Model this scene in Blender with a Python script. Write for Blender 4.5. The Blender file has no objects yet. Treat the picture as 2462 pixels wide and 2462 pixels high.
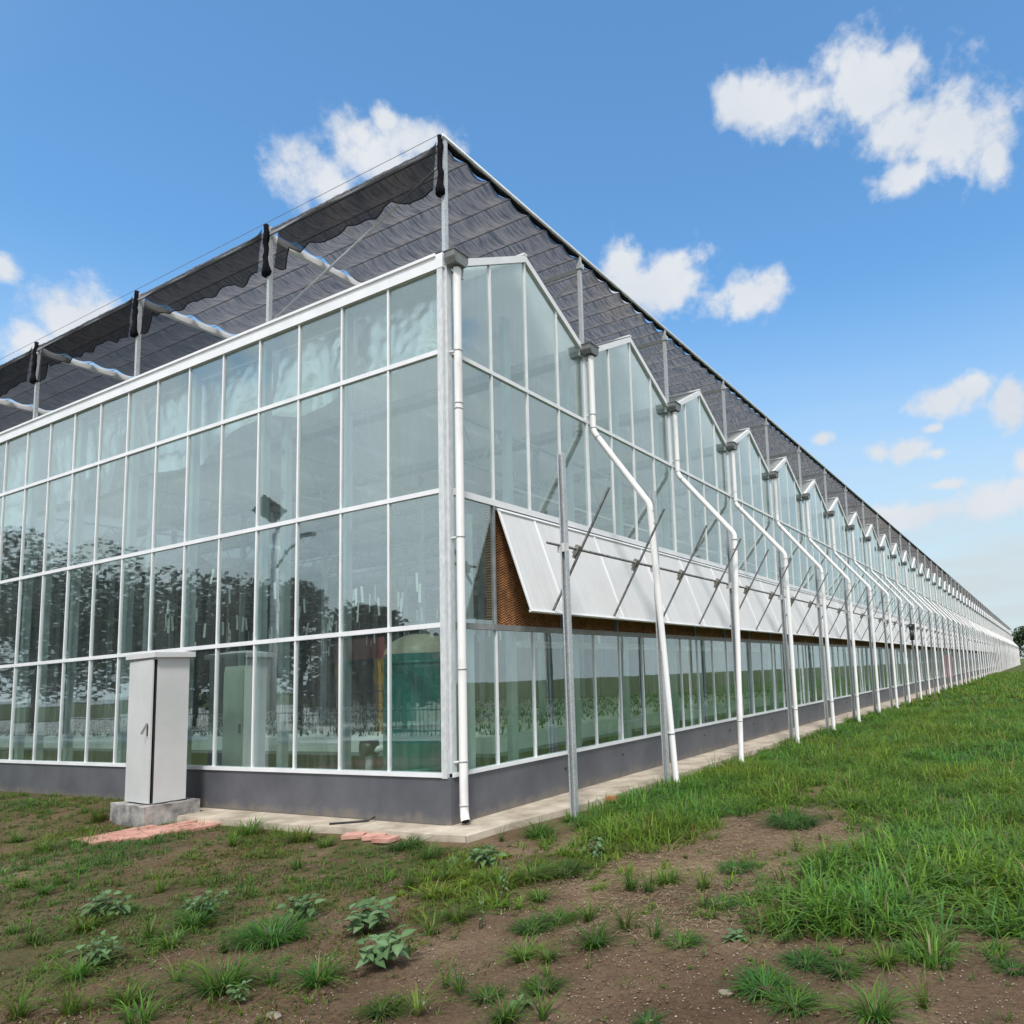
import bpy, math, random
import numpy as np
from mathutils import Vector, Matrix
rng = np.random.default_rng(7); random.seed(7)
R = math.radians
SC = bpy.context.scene
COL = SC.collection

# ------------------------------------------------------------------ camera
def setup_camera():
    yaw, pitch, roll = 0.4794, 0.1160, -0.0452
    cy, sy, cp, sp = math.cos(yaw), math.sin(yaw), math.cos(pitch), math.sin(pitch)
    fwd = Vector((-sy*cp, cy*cp, sp)); right = Vector((cy, sy, 0)); up = right.cross(fwd)
    cr, sr = math.cos(roll), math.sin(roll)
    r2 = cr*right + sr*up; u2 = -sr*right + cr*up
    cam = bpy.data.cameras.new('camera'); o = bpy.data.objects.new('camera', cam); COL.objects.link(o)
    m = Matrix((( r2.x, u2.x, -fwd.x, 6.956), (r2.y, u2.y, -fwd.y, -7.236), (r2.z, u2.z, -fwd.z, 1.816), (0, 0, 0, 1)))
    o.matrix_world = m
    cam.sensor_width = 36; cam.sensor_fit = 'HORIZONTAL'
    cam.lens = 36*1741.97/2462
    cam.shift_x = -(1587.58-1231)/2462; cam.shift_y = (1417.19-1231)/2462
    cam.clip_start = .05; cam.clip_end = 4000
    SC.camera = o
setup_camera()

# ------------------------------------------------------------------ world, sun, exposure
SUN_AZ, SUN_EL = R(150), R(56)
# clouds: azimuth, elevation, half widths (radians) of the puffs each cloud is made of
PUFFS = [(-0.297, 0.693, 0.079, 0.03), (-0.219, 0.688, 0.041, 0.023), (-0.143, 0.684, 0.085, 0.042), (-0.091, 0.7, 0.036, 0.026), (-0.043, 0.613, 0.072, 0.046), (-0.094, 0.588, 0.052, 0.02), (0.003, 0.572, 0.02, 0.032), (-0.346, 0.699, 0.031, 0.03), (-0.11, 0.64, 0.06, 0.03),
 (-0.494, 0.512, 0.073, 0.036), (-0.452, 0.511, 0.073, 0.04), (-0.511, 0.537, 0.037, 0.03), (-0.333, 0.49, 0.05, 0.032),
 (-0.916, 0.596, 0.069, 0.04), (-0.859, 0.63, 0.078, 0.038), (-0.809, 0.654, 0.052, 0.026), (-0.842, 0.669, 0.022, 0.016),
 (-1.179, 0.395, 0.044, 0.034), (-1.157, 0.408, 0.034, 0.032), (-1.206, 0.371, 0.024, 0.03), (-1.236, 0.435, 0.014, 0.015),
 (-0.084, 0.33, 0.045, 0.023), (-0.052, 0.34, 0.03, 0.02), (-0.001, 0.31, 0.026, 0.03), (-0.173, 0.278, 0.024, 0.016), (-0.13, 0.275, 0.041, 0.017), (-0.1, 0.266, 0.023, 0.011), (-0.242, 0.302, 0.016, 0.01), (-0.102, 0.297, 0.013, 0.007), (0.002, 0.239, 0.014, 0.02), (-0.093, 0.225, 0.025, 0.008),
 (-0.132, 0.193, 0.08, 0.017), (-0.032, 0.193, 0.051, 0.024), (-0.007, 0.205, 0.028, 0.02),
 # the same kind of clouds all round
 (0.30, 0.52, .10, .045), (0.36, 0.55, .06, .04), (0.62, .35, .09, .03), (0.75, .70, .12, .06), (1.05, .45, .12, .05), (1.2, .24, .10, .03), (1.5, .6, .14, .07), (1.75, .33, .12, .05), (2.0, .8, .2, .07), (2.2, .42, .14, .06), (2.5, .28, .1, .04), (2.75, .55, .15, .07), (3.0, .36, .1, .05), (-1.6, .6, .13, .06), (-1.55, .3, .1, .04), (-1.9, .42, .12, .06), (-2.1, .24, .12, .035), (-2.35, .55, .16, .07), (-2.6, .33, .12, .05), (-2.85, .22, .12, .035), (-3.05, .62, .14, .06)]
SKY_STRENGTH = 0.12
def setup_world():
    w = bpy.data.worlds.new('World'); SC.world = w; w.use_nodes = True
    nt = w.node_tree; N = nt.nodes; L = nt.links
    for n in list(N): N.remove(n)
    out = N.new('ShaderNodeOutputWorld'); bg = N.new('ShaderNodeBackground'); bg.inputs[1].default_value = SKY_STRENGTH
    L.new(bg.outputs[0], out.inputs[0])
    sky = N.new('ShaderNodeTexSky'); sky.sky_type = 'NISHITA'; sky.sun_disc = False
    sky.sun_elevation = SUN_EL; sky.sun_rotation = SUN_AZ
    sky.altitude = 100; sky.air_density = 1.25; sky.dust_density = 0.6; sky.ozone_density = 1.6
    tc = N.new('ShaderNodeTexCoord')
    def math_(op, a, b=None, c=None, clamp=False):
        n = N.new('ShaderNodeMath'); n.operation = op; n.use_clamp = clamp
        for i, v in enumerate((a, b, c)):
            if v is None: continue
            if isinstance(v, (int, float)): n.inputs[i].default_value = v
            else: L.new(v, n.inputs[i])
        return n.outputs[0]
    sep = N.new('ShaderNodeSeparateXYZ'); L.new(tc.outputs['Generated'], sep.inputs[0])
    az = math_('ARCTAN2', sep.outputs[0], sep.outputs[1]); el = math_('ARCSINE', sep.outputs[2])
    # domain warp for ragged edges
    nz = N.new('ShaderNodeTexNoise'); nz.inputs['Scale'].default_value = 16; nz.inputs['Detail'].default_value = 8; nz.inputs['Roughness'].default_value = .62
    L.new(tc.outputs['Generated'], nz.inputs['Vector'])
    nz3 = N.new('ShaderNodeTexNoise'); nz3.inputs['Scale'].default_value = 55; nz3.inputs['Detail'].default_value = 6; L.new(tc.outputs['Generated'], nz3.inputs['Vector'])
    nz2 = N.new('ShaderNodeTexNoise'); nz2.inputs['Scale'].default_value = 7; nz2.inputs['Detail'].default_value = 4
    L.new(tc.outputs['Generated'], nz2.inputs['Vector'])
    comb = N.new('ShaderNodeCombineXYZ'); L.new(az, comb.inputs[0]); L.new(el, comb.inputs[1])
    cur = None
    for a, e, ra, re in PUFFS:
        s = N.new('ShaderNodeVectorMath'); s.operation = 'SUBTRACT'; L.new(comb.outputs[0], s.inputs[0]); s.inputs[1].default_value = (a, e, 0)
        m = N.new('ShaderNodeVectorMath'); m.operation = 'MULTIPLY'; L.new(s.outputs[0], m.inputs[0]); m.inputs[1].default_value = (1/ra, 1/re, 0)
        l = N.new('ShaderNodeVectorMath'); l.operation = 'LENGTH'; L.new(m.outputs[0], l.inputs[0])
        cur = l.outputs['Value'] if cur is None else math_('MINIMUM', cur, l.outputs['Value'])
    ns = math_('ADD', math_('MULTIPLY', math_('SUBTRACT', nz.outputs[0], .5), 2.7), math_('MULTIPLY', math_('SUBTRACT', nz3.outputs[0], .5), .9))
    d = math_('ADD', math_('SUBTRACT', 1.15, cur), ns)
    den = N.new('ShaderNodeMapRange'); den.interpolation_type = 'SMOOTHSTEP'
    den.inputs['From Min'].default_value = -.12; den.inputs['From Max'].default_value = .8
    L.new(d, den.inputs['Value'])
    # thin high haze near the horizon, and faint veil
    hz = N.new('ShaderNodeMapRange'); hz.interpolation_type = 'SMOOTHSTEP'
    hz.inputs['From Min'].default_value = .52; hz.inputs['From Max'].default_value = .03; hz.inputs['To Min'].default_value = 0; hz.inputs['To Max'].default_value = 1
    L.new(el, hz.inputs['Value'])
    bands = N.new('ShaderNodeMapping'); bands.inputs['Scale'].default_value = (3, 3, 22); L.new(tc.outputs['Generated'], bands.inputs[0])
    nb = N.new('ShaderNodeTexNoise'); nb.inputs['Scale'].default_value = 1.6; nb.inputs['Detail'].default_value = 6; L.new(bands.outputs[0], nb.inputs['Vector'])
    hzf = math_('MULTIPLY', hz.outputs[0], math_('ADD', .66, math_('MULTIPLY', nb.outputs[0], .62)), clamp=True)
    tint = N.new('ShaderNodeMix'); tint.data_type = 'RGBA'; tint.blend_type = 'MULTIPLY'; tint.inputs['Factor'].default_value = 1
    L.new(sky.outputs[0], tint.inputs['A']); tint.inputs['B'].default_value = SKY_TINT
    mixh = N.new('ShaderNodeMix'); mixh.data_type = 'RGBA'; L.new(hzf, mixh.inputs['Factor']); L.new(tint.outputs['Result'], mixh.inputs['A'])
    s_ = 1/SKY_STRENGTH
    mixh.inputs['B'].default_value = (.425*s_, .485*s_, .515*s_, 1)
    shade = N.new('ShaderNodeMix'); shade.data_type = 'RGBA'; L.new(math_('MULTIPLY', math_('SUBTRACT', nz2.outputs[0], .3), 2.2, clamp=True), shade.inputs['Factor'])
    shade.inputs['A'].default_value = (.45*s_, .485*s_, .535*s_, 1); shade.inputs['B'].default_value = (.555*s_, .575*s_, .60*s_, 1)
    # broken cloud deck over the half of the sky behind the photographer (it whitens the front glass in the photo)
    side = N.new('ShaderNodeVectorMath'); side.operation = 'DOT_PRODUCT'; L.new(tc.outputs['Generated'], side.inputs[0]); side.inputs[1].default_value = (.46, -.88, 0)
    deck = N.new('ShaderNodeMapRange'); deck.interpolation_type = 'SMOOTHSTEP'; deck.inputs['From Min'].default_value = .38; deck.inputs['From Max'].default_value = .62
    L.new(math_('ADD', nz2.outputs[0], math_('MULTIPLY', math_('ADD', side.outputs['Value'], .45), .30)), deck.inputs['Value'])
    lim = N.new('ShaderNodeMapRange'); lim.interpolation_type = 'SMOOTHSTEP'; lim.inputs['From Min'].default_value = -.62; lim.inputs['From Max'].default_value = -.15; L.new(side.outputs['Value'], lim.inputs['Value'])
    rlim = N.new('ShaderNodeMapRange'); rlim.interpolation_type = 'SMOOTHSTEP'; rlim.inputs['From Min'].default_value = .05; rlim.inputs['From Max'].default_value = .45; L.new(az, rlim.inputs['Value'])
    lim2 = math_('MAXIMUM', lim.outputs[0], rlim.outputs[0]); deck2 = N.new('ShaderNodeMapRange'); deck2.interpolation_type = 'SMOOTHSTEP'; deck2.inputs['From Min'].default_value = .22; deck2.inputs['From Max'].default_value = .42; L.new(nz2.outputs[0], deck2.inputs['Value'])
    alld = math_('MAXIMUM', den.outputs[0], math_('MULTIPLY', math_('MULTIPLY', math_('MAXIMUM', deck.outputs[0], deck2.outputs[0]), lim2), .92))
    lit = N.new('ShaderNodeMapRange'); lit.inputs['From Min'].default_value = -.5; lit.inputs['From Max'].default_value = .8; lit.inputs['To Min'].default_value = 1.0; lit.inputs['To Max'].default_value = 1.45; L.new(side.outputs['Value'], lit.inputs['Value'])
    litv = N.new('ShaderNodeVectorMath'); litv.operation = 'SCALE'; L.new(shade.outputs['Result'], litv.inputs[0]); L.new(lit.outputs[0], litv.inputs['Scale'])
    mixc = N.new('ShaderNodeMix'); mixc.data_type = 'RGBA'; L.new(alld, mixc.inputs['Factor']); L.new(mixh.outputs['Result'], mixc.inputs['A']); L.new(litv.outputs[0], mixc.inputs['B'])
    L.new(mixc.outputs['Result'], bg.inputs[0])
SKY_TINT = (.68, 1.05, 1.24, 1)
setup_world()
def setup_sun():
    l = bpy.data.lights.new('sun', 'SUN'); l.energy = 2.3; l.angle = R(10); l.color = (1, .955, .885)
    o = bpy.data.objects.new('sun', l); COL.objects.link(o)
    d = Vector((math.sin(SUN_AZ)*math.cos(SUN_EL), math.cos(SUN_AZ)*math.cos(SUN_EL), math.sin(SUN_EL)))
    o.rotation_euler = d.to_track_quat('Z', 'Y').to_euler(); o.location = (20, -40, 60)
setup_sun()
SC.view_settings.view_transform = 'Standard'; SC.view_settings.look = 'None'; SC.view_settings.gamma = 1
SC.view_settings.exposure = 0.58; SC.view_settings.use_curve_mapping = False
SC.render.engine = 'CYCLES'
cyc = SC.cycles
cyc.max_bounces = 8; cyc.diffuse_bounces = 3; cyc.glossy_bounces = 3; cyc.transmission_bounces = 4; cyc.transparent_max_bounces = 24
cyc.use_denoising = True; cyc.caustics_reflective = False; cyc.caustics_refractive = False
cyc.sample_clamp_indirect = 6

# ------------------------------------------------------------------ mesh helpers
class MB:
    def __init__(s): s.v = []; s.f = []
    def add(s, vs, fs):
        b = len(s.v); s.v += [tuple(v) for v in vs]; s.f += [tuple(i+b for i in f) for f in fs]; return s
    def box(s, x0, x1, y0, y1, z0, z1):
        vs = [(x, y, z) for x in (x0, x1) for y in (y0, y1) for z in (z0, z1)]
        return s.add(vs, [(0, 1, 3, 2), (4, 6, 7, 5), (0, 4, 5, 1), (2, 3, 7, 6), (0, 2, 6, 4), (1, 5, 7, 3)])
    def bar(s, p, q, w, h, up=(0, 0, 1)):
        p, q, up = Vector(p), Vector(q), Vector(up); d = (q-p).normalized()
        a = d.cross(up)
        if a.length < 1e-4: a = d.cross(Vector((1, 0, 0)))
        a.normalize(); b = a.cross(d)
        vs = [e + a*i*w/2 + b*j*h/2 for e in (p, q) for i, j in ((-1, -1), (1, -1), (1, 1), (-1, 1))]
        return s.add(vs, [(0, 1, 2, 3), (7, 6, 5, 4), (0, 4, 5, 1), (1, 5, 6, 2), (2, 6, 7, 3), (3, 7, 4, 0)])
    def tube(s, pts, r, n=12, cap=True):
        pts = [Vector(p) for p in pts]; rs = r if isinstance(r, (list, tuple)) else [r]*len(pts)
        rings = []; ref = None
        for i, p in enumerate(pts):
            t = ((pts[min(i+1, len(pts)-1)]-p).normalized() + (p-pts[max(i-1, 0)]).normalized())
            t = t.normalized() if t.length > 1e-6 else Vector((0, 0, 1))
            if ref is None: ref = t.orthogonal().normalized()
            a = (ref - t*ref.dot(t)).normalized(); ref = a; b = t.cross(a)
            sc = 1.0
            if 0 < i < len(pts)-1:
                c = (pts[i+1]-p).normalized().dot((p-pts[i-1]).normalized()); sc = 1/max(.5, math.sqrt(max(0.01, (1+c)/2)))**.5
            rings.append([p + (a*math.cos(2*math.pi*k/n) + b*math.sin(2*math.pi*k/n))*rs[i]*sc for k in range(n)])
        vs = [v for rr in rings for v in rr]; fs = []
        for i in range(len(pts)-1):
            for k in range(n): fs.append((i*n+k, i*n+(k+1) % n, (i+1)*n+(k+1) % n, (i+1)*n+k))
        if cap: fs += [tuple(range(n-1, -1, -1)), tuple((len(pts)-1)*n+k for k in range(n))]
        return s.add(vs, fs)
    def prism(s, poly, d):           # poly: list of 3d points, extruded by vector d
        n = len(poly); d = Vector(d); a = [Vector(p) for p in poly]
        return s.add(a + [p+d for p in a], [tuple(range(n-1, -1, -1)), tuple(range(n, 2*n))] + [(i, (i+1) % n, n+(i+1) % n, n+i) for i in range(n)])
    def lathe(s, prof, c=(0, 0, 0), n=24):
        vs = [(c[0]+r*math.cos(2*math.pi*k/n), c[1]+r*math.sin(2*math.pi*k/n), c[2]+z) for r, z in prof for k in range(n)]
        fs = [(i*n+k, i*n+(k+1) % n, (i+1)*n+(k+1) % n, (i+1)*n+k) for i in range(len(prof)-1) for k in range(n)]
        return s.add(vs, fs)
    def mesh(s, name, mat, smooth=False):
        me = bpy.data.meshes.new(name); me.from_pydata(s.v, [], s.f); me.update()
        if mat: me.materials.append(mat)
        if smooth: me.polygons.foreach_set('use_smooth', [True]*len(me.polygons))
        return me
    def build(s, name, mat, parent=None, smooth=False):
        return link(name, s.mesh(name, mat, smooth), parent)
def link(name, me, parent=None, loc=None):
    o = bpy.data.objects.new(name, me); COL.objects.link(o)
    if parent is not None: o.parent = parent
    if loc is not None: o.location = loc
    return o
def np_mesh(name, v, f, mat, smooth=False, col=None, parent=None):
    """v (n,3), f (m,k) numpy"""
    me = bpy.data.meshes.new(name); m, k = f.shape
    me.vertices.add(len(v)); me.vertices.foreach_set('co', v.astype(np.float32).ravel())
    me.loops.add(m*k); me.loops.foreach_set('vertex_index', f.astype(np.int32).ravel())
    me.polygons.add(m); me.polygons.foreach_set('loop_start', np.arange(0, m*k, k, dtype=np.int32)); me.polygons.foreach_set('loop_total', np.full(m, k, dtype=np.int32))
    me.update(calc_edges=True)
    if smooth: me.polygons.foreach_set('use_smooth', np.ones(m, bool))
    if col is not None:
        a = me.color_attributes.new('col', 'FLOAT_COLOR', 'POINT'); a.data.foreach_set('color', np.c_[col, np.ones(len(col))].astype(np.float32).ravel())
    me.materials.append(mat)
    return link(name, me, parent)
def thing(name, label, cat, loc=(0, 0, 0), rz=0, group=None):
    o = bpy.data.objects.new(name, None); COL.objects.link(o); o.location = loc; o.rotation_euler = (0, 0, rz); o.empty_display_size = .1
    return tag(o, label, cat, group)
def tag(o, label, cat, group=None):
    o['label'] = label; o['category'] = cat
    if group: o['group'] = group
    return o
def kind(o, k, label=None):
    o['kind'] = k
    if label: o['label'] = label
    return o
ORD = 'first second third fourth fifth sixth seventh eighth ninth tenth eleventh twelfth thirteenth fourteenth fifteenth sixteenth seventeenth eighteenth nineteenth twentieth'.split()
# smooth value noise in numpy
_perm = rng.random((256, 256))
def vnoise(x, y):
    xi = np.floor(x).astype(int); yi = np.floor(y).astype(int); fx = x-xi; fy = y-yi
    fx = fx*fx*(3-2*fx); fy = fy*fy*(3-2*fy)
    g = lambda a, b: _perm[a % 256, b % 256]
    return (g(xi, yi)*(1-fx)+g(xi+1, yi)*fx)*(1-fy) + (g(xi, yi+1)*(1-fx)+g(xi+1, yi+1)*fx)*fy
def fbm(x, y, o=4):
    t = 0; a = .5
    for i in range(o): t = t + a*vnoise(x*2**i+17*i, y*2**i+31*i); a *= .5
    return t

# ------------------------------------------------------------------ materials
def new_mat(name):
    m = bpy.data.materials.new(name); m.use_nodes = True; nt = m.node_tree
    for n in list(nt.nodes): nt.nodes.remove(n)
    o = nt.nodes.new('ShaderNodeOutputMaterial'); return m, nt, nt.nodes, nt.links, o
def ramp(N, L, src, stops):
    r = N.new('ShaderNodeValToRGB'); e = r.color_ramp.elements
    while len(e) < len(stops): e.new(.5)
    for el, (p, c) in zip(e, stops): el.position = p; el.color = (*c, 1)
    L.new(src, r.inputs[0]); return r.outputs[0]
def noise(N, L, scale, detail=4, rough=.55, vec='Object', stretch=None):
    tc = N.new('ShaderNodeTexCoord'); n = N.new('ShaderNodeTexNoise'); n.inputs['Scale'].default_value = scale; n.inputs['Detail'].default_value = detail; n.inputs['Roughness'].default_value = rough
    if vec == 'World':
        g = N.new('ShaderNodeNewGeometry'); src = g.outputs['Position']
    else: src = tc.outputs[vec]
    if stretch:
        mp = N.new('ShaderNodeMapping'); mp.inputs['Scale'].default_value = stretch; L.new(src, mp.inputs[0]); src = mp.outputs[0]
    L.new(src, n.inputs['Vector']); return n.outputs[0]
def pbr(name, c0, c1, scale=6, rough=.5, metal=0, bump=0, bscale=40, stretch=None, detail=5, spec=.5, lo=.35, hi=.65, rr=.12):
    m, nt, N, L, out = new_mat(name); b = N.new('ShaderNodeBsdfPrincipled'); L.new(b.outputs[0], out.inputs[0])
    n = noise(N, L, scale, detail, .6, 'World', stretch)
    L.new(ramp(N, L, n, [(lo, c0), (hi, c1)]), b.inputs['Base Color'])
    mr = N.new('ShaderNodeMapRange'); mr.inputs['To Min'].default_value = max(0, rough-rr); mr.inputs['To Max'].default_value = min(1, rough+rr); L.new(n, mr.inputs['Value']); L.new(mr.outputs[0], b.inputs['Roughness'])
    b.inputs['Metallic'].default_value = metal; b.inputs['Specular IOR Level'].default_value = spec
    if bump:
        n2 = noise(N, L, bscale, 5, .6, 'World'); bp = N.new('ShaderNodeBump'); bp.inputs['Strength'].default_value = bump; bp.inputs['Distance'].default_value = .01; L.new(n2, bp.inputs['Height']); L.new(bp.outputs[0], b.inputs['Normal'])
    return m
M = {}
M['frame'] = pbr('white_aluminium', (.74, .755, .78), (.84, .85, .87), 2, .38)
M['frame_grey'] = pbr('grey_aluminium', (.20, .21, .22), (.30, .31, .32), 4, .45)
M['pvc'] = pbr('white_pvc_pipe', (.52, .50, .47), (.80, .79, .79), 2.6, .35, stretch=(1, 1, .3), lo=.27, hi=.46, detail=8)
M['pvc_ring'] = pbr('pvc_joint', (.40, .40, .41), (.62, .62, .63), 8, .4)
M['bracket'] = pbr('bracket_white', (.6, .6, .6), (.7, .7, .7), 8, .4)
M['gutter'] = pbr('gutter_box_grey', (.13, .14, .14), (.22, .23, .23), 6, .5, metal=.2, bump=.1)
M['rod'] = pbr('dark_rod_steel', (.13, .13, .14), (.30, .30, .31), 14, .4, metal=.6)
M['basewall'] = None
M['vent'] = None
M['black'] = pbr('black_plastic', (.012, .012, .014), (.03, .03, .032), 8, .4)
M['cab'] = pbr('cabinet_paint', (.56, .57, .57), (.64, .645, .65), 1.3, .42, bump=.02)
M['cab_in'] = pbr('inner_cabinet_paint', (.42, .50, .40), (.50, .57, .47), 1.5, .5)
M['galv_pale'] = pbr('pale_galvanised_steel', (.56, .585, .60), (.70, .72, .73), 18, .42, metal=.15, stretch=(1, 1, .5))
M['gap'] = pbr('dark_gap', (.008, .008, .009), (.014, .014, .015), 5, .8)
M['chrome'] = pbr('handle_metal', (.5, .5, .52), (.65, .65, .67), 9, .25, metal=.9)
M['plinth'] = pbr('rough_concrete', (.15, .145, .15), (.46, .44, .41), 4.5, .85, bump=.8, bscale=22, detail=8)
M['slab'] = pbr('cream_concrete', (.26, .21, .16), (.56, .49, .40), 2.0, .85, bump=.35, bscale=30, detail=9, lo=.3, hi=.62)
M['slab_edge'] = M['slab']
M['pink'] = pbr('pink_paving', (.42, .20, .16), (.60, .33, .27), 3.5, .8, bump=.4, bscale=30)
M['tank'] = pbr('green_tank', (.001, .115, .095), (.004, .19, .155), 2.5, .35, bump=.3, bscale=9)
M['tank_top'] = pbr('cream_dome', (.34, .33, .25), (.44, .41, .31), 3, .45)
M['bench'] = pbr('white_foam_bench', (.80, .86, .81), (.90, .92, .89), 3, .7, bump=.1)
M['steel_in'] = pbr('pale_steel_column', (.36, .42, .44), (.48, .54, .56), 2, .45, metal=.2)
M['truss'] = pbr('truss_steel', (.24, .28, .30), (.34, .38, .40), 2, .5, metal=.2)
M['floor'] = pbr('greenhouse_floor', (.26, .28, .25), (.36, .37, .35), 1.2, .85)
M['tarp'] = pbr('pale_back_wall', (.18, .21, .21), (.25, .28, .28), .8, .8)
M['card'] = pbr('white_card', (.78, .80, .78), (.86, .87, .85), 3, .6)
M['brown_card'] = M['card']
M['rope'] = pbr('black_net_bundle', (.003, .003, .005), (.012, .012, .017), 20, .95, spec=.1, stretch=(1, 1, .2))
M['red'] = pbr('red_paint', (.25, .03, .025), (.35, .05, .04), 6, .5)
M['yellow'] = pbr('yellow_paint', (.55, .30, .02), (.65, .38, .04), 5, .5)
M['roof_red'] = pbr('red_roof', (.18, .05, .04), (.28, .09, .07), 2, .7)
M['house'] = pbr('cream_wall', (.55, .52, .44), (.65, .62, .55), 1, .8)
M['dark_glass'] = pbr('dark_window', (.02, .025, .03), (.04, .045, .05), 3, .1)
M['bark'] = pbr('bark', (.05, .035, .025), (.11, .08, .06), 8, .9, bump=.6, bscale=25, stretch=(1, 1, .3))
M['pebble'] = pbr('pebble', (.14, .11, .085), (.40, .34, .27), 30, .85)
M['clod'] = pbr('soil_clod', (.10, .065, .042), (.20, .138, .092), 9, .95, spec=.1, bump=.5, bscale=120)
M['stone'] = pbr('pale_stone', (.17, .14, .11), (.32, .27, .22), 12, .9, bump=.6)
M['straw'] = pbr('dry_straw', (.26, .19, .11), (.45, .36, .23), 20, .8)
M['pinkbanner'] = pbr('pink_banner', (.55, .22, .26), (.70, .40, .43), .9, .6)
M['shed'] = pbr('pale_blue_shed', (.42, .52, .58), (.55, .62, .66), .7, .6)
M['orange'] = pbr('broken_brick', (.42, .13, .06), (.55, .2, .1), 9, .85, bump=.5)

def mat_galv():
    m, nt, N, L, out = new_mat('galvanised_steel'); b = N.new('ShaderNodeBsdfPrincipled'); L.new(b.outputs[0], out.inputs[0])
    g = N.new('ShaderNodeNewGeometry'); v = N.new('ShaderNodeTexVoronoi'); v.inputs['Scale'].default_value = 55; L.new(g.outputs['Position'], v.inputs['Vector'])
    n = noise(N, L, 5, 6, .65, 'World', (1, 1, .4))
    mx = N.new('ShaderNodeMix'); mx.data_type = 'FLOAT'; mx.inputs['Factor'].default_value = .5; L.new(v.outputs['Color'], mx.inputs['A']); L.new(n, mx.inputs['B'])
    L.new(ramp(N, L, mx.outputs['Result'], [(.2, (.36, .39, .41)), (.8, (.64, .67, .69))]), b.inputs['Base Color'])
    b.inputs['Metallic'].default_value = .45; b.inputs['Roughness'].default_value = .45
    return m
M['galv'] = mat_galv()
def mat_basewall():
    m, nt, N, L, out = new_mat('grey_painted_plinth_wall'); b = N.new('ShaderNodeBsdfPrincipled'); L.new(b.outputs[0], out.inputs[0])
    n = noise(N, L, 1.3, 6, .6, 'World'); n2 = noise(N, L, 5, 6, .6, 'World')
    base = ramp(N, L, n, [(.3, (.080, .084, .098)), (.5, (.104, .108, .125)), (.7, (.128, .131, .147))])
    g = N.new('ShaderNodeNewGeometry'); s = N.new('ShaderNodeSeparateXYZ'); L.new(g.outputs['Position'], s.inputs[0])
    # splashed mud along the foot of the wall
    a = N.new('ShaderNodeMath'); a.operation = 'MULTIPLY_ADD'; L.new(n2, a.inputs[0]); a.inputs[1].default_value = -.38; L.new(s.outputs[2], a.inputs[2])
    mr = N.new('ShaderNodeMapRange'); mr.inputs['From Min'].default_value = -.06; mr.inputs['From Max'].default_value = -.19; L.new(a.outputs[0], mr.inputs['Value'])
    mr.inputs['To Max'].default_value = .6
    mx = N.new('ShaderNodeMix'); mx.data_type = 'RGBA'; L.new(mr.outputs[0], mx.inputs['Factor']); L.new(base, mx.inputs['A']); mx.inputs['B'].default_value = (.22, .19, .14, 1)
    L.new(mx.outputs['Result'], b.inputs['Base Color']); b.inputs['Roughness'].default_value = .5
    bp = N.new('ShaderNodeBump'); bp.inputs['Strength'].default_value = .15; bp.inputs['Distance'].default_value = .02; L.new(noise(N, L, 3, 6, .6, 'World'), bp.inputs['Height']); L.new(bp.outputs[0], b.inputs['Normal'])
    return m
M['basewall'] = mat_basewall()
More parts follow.
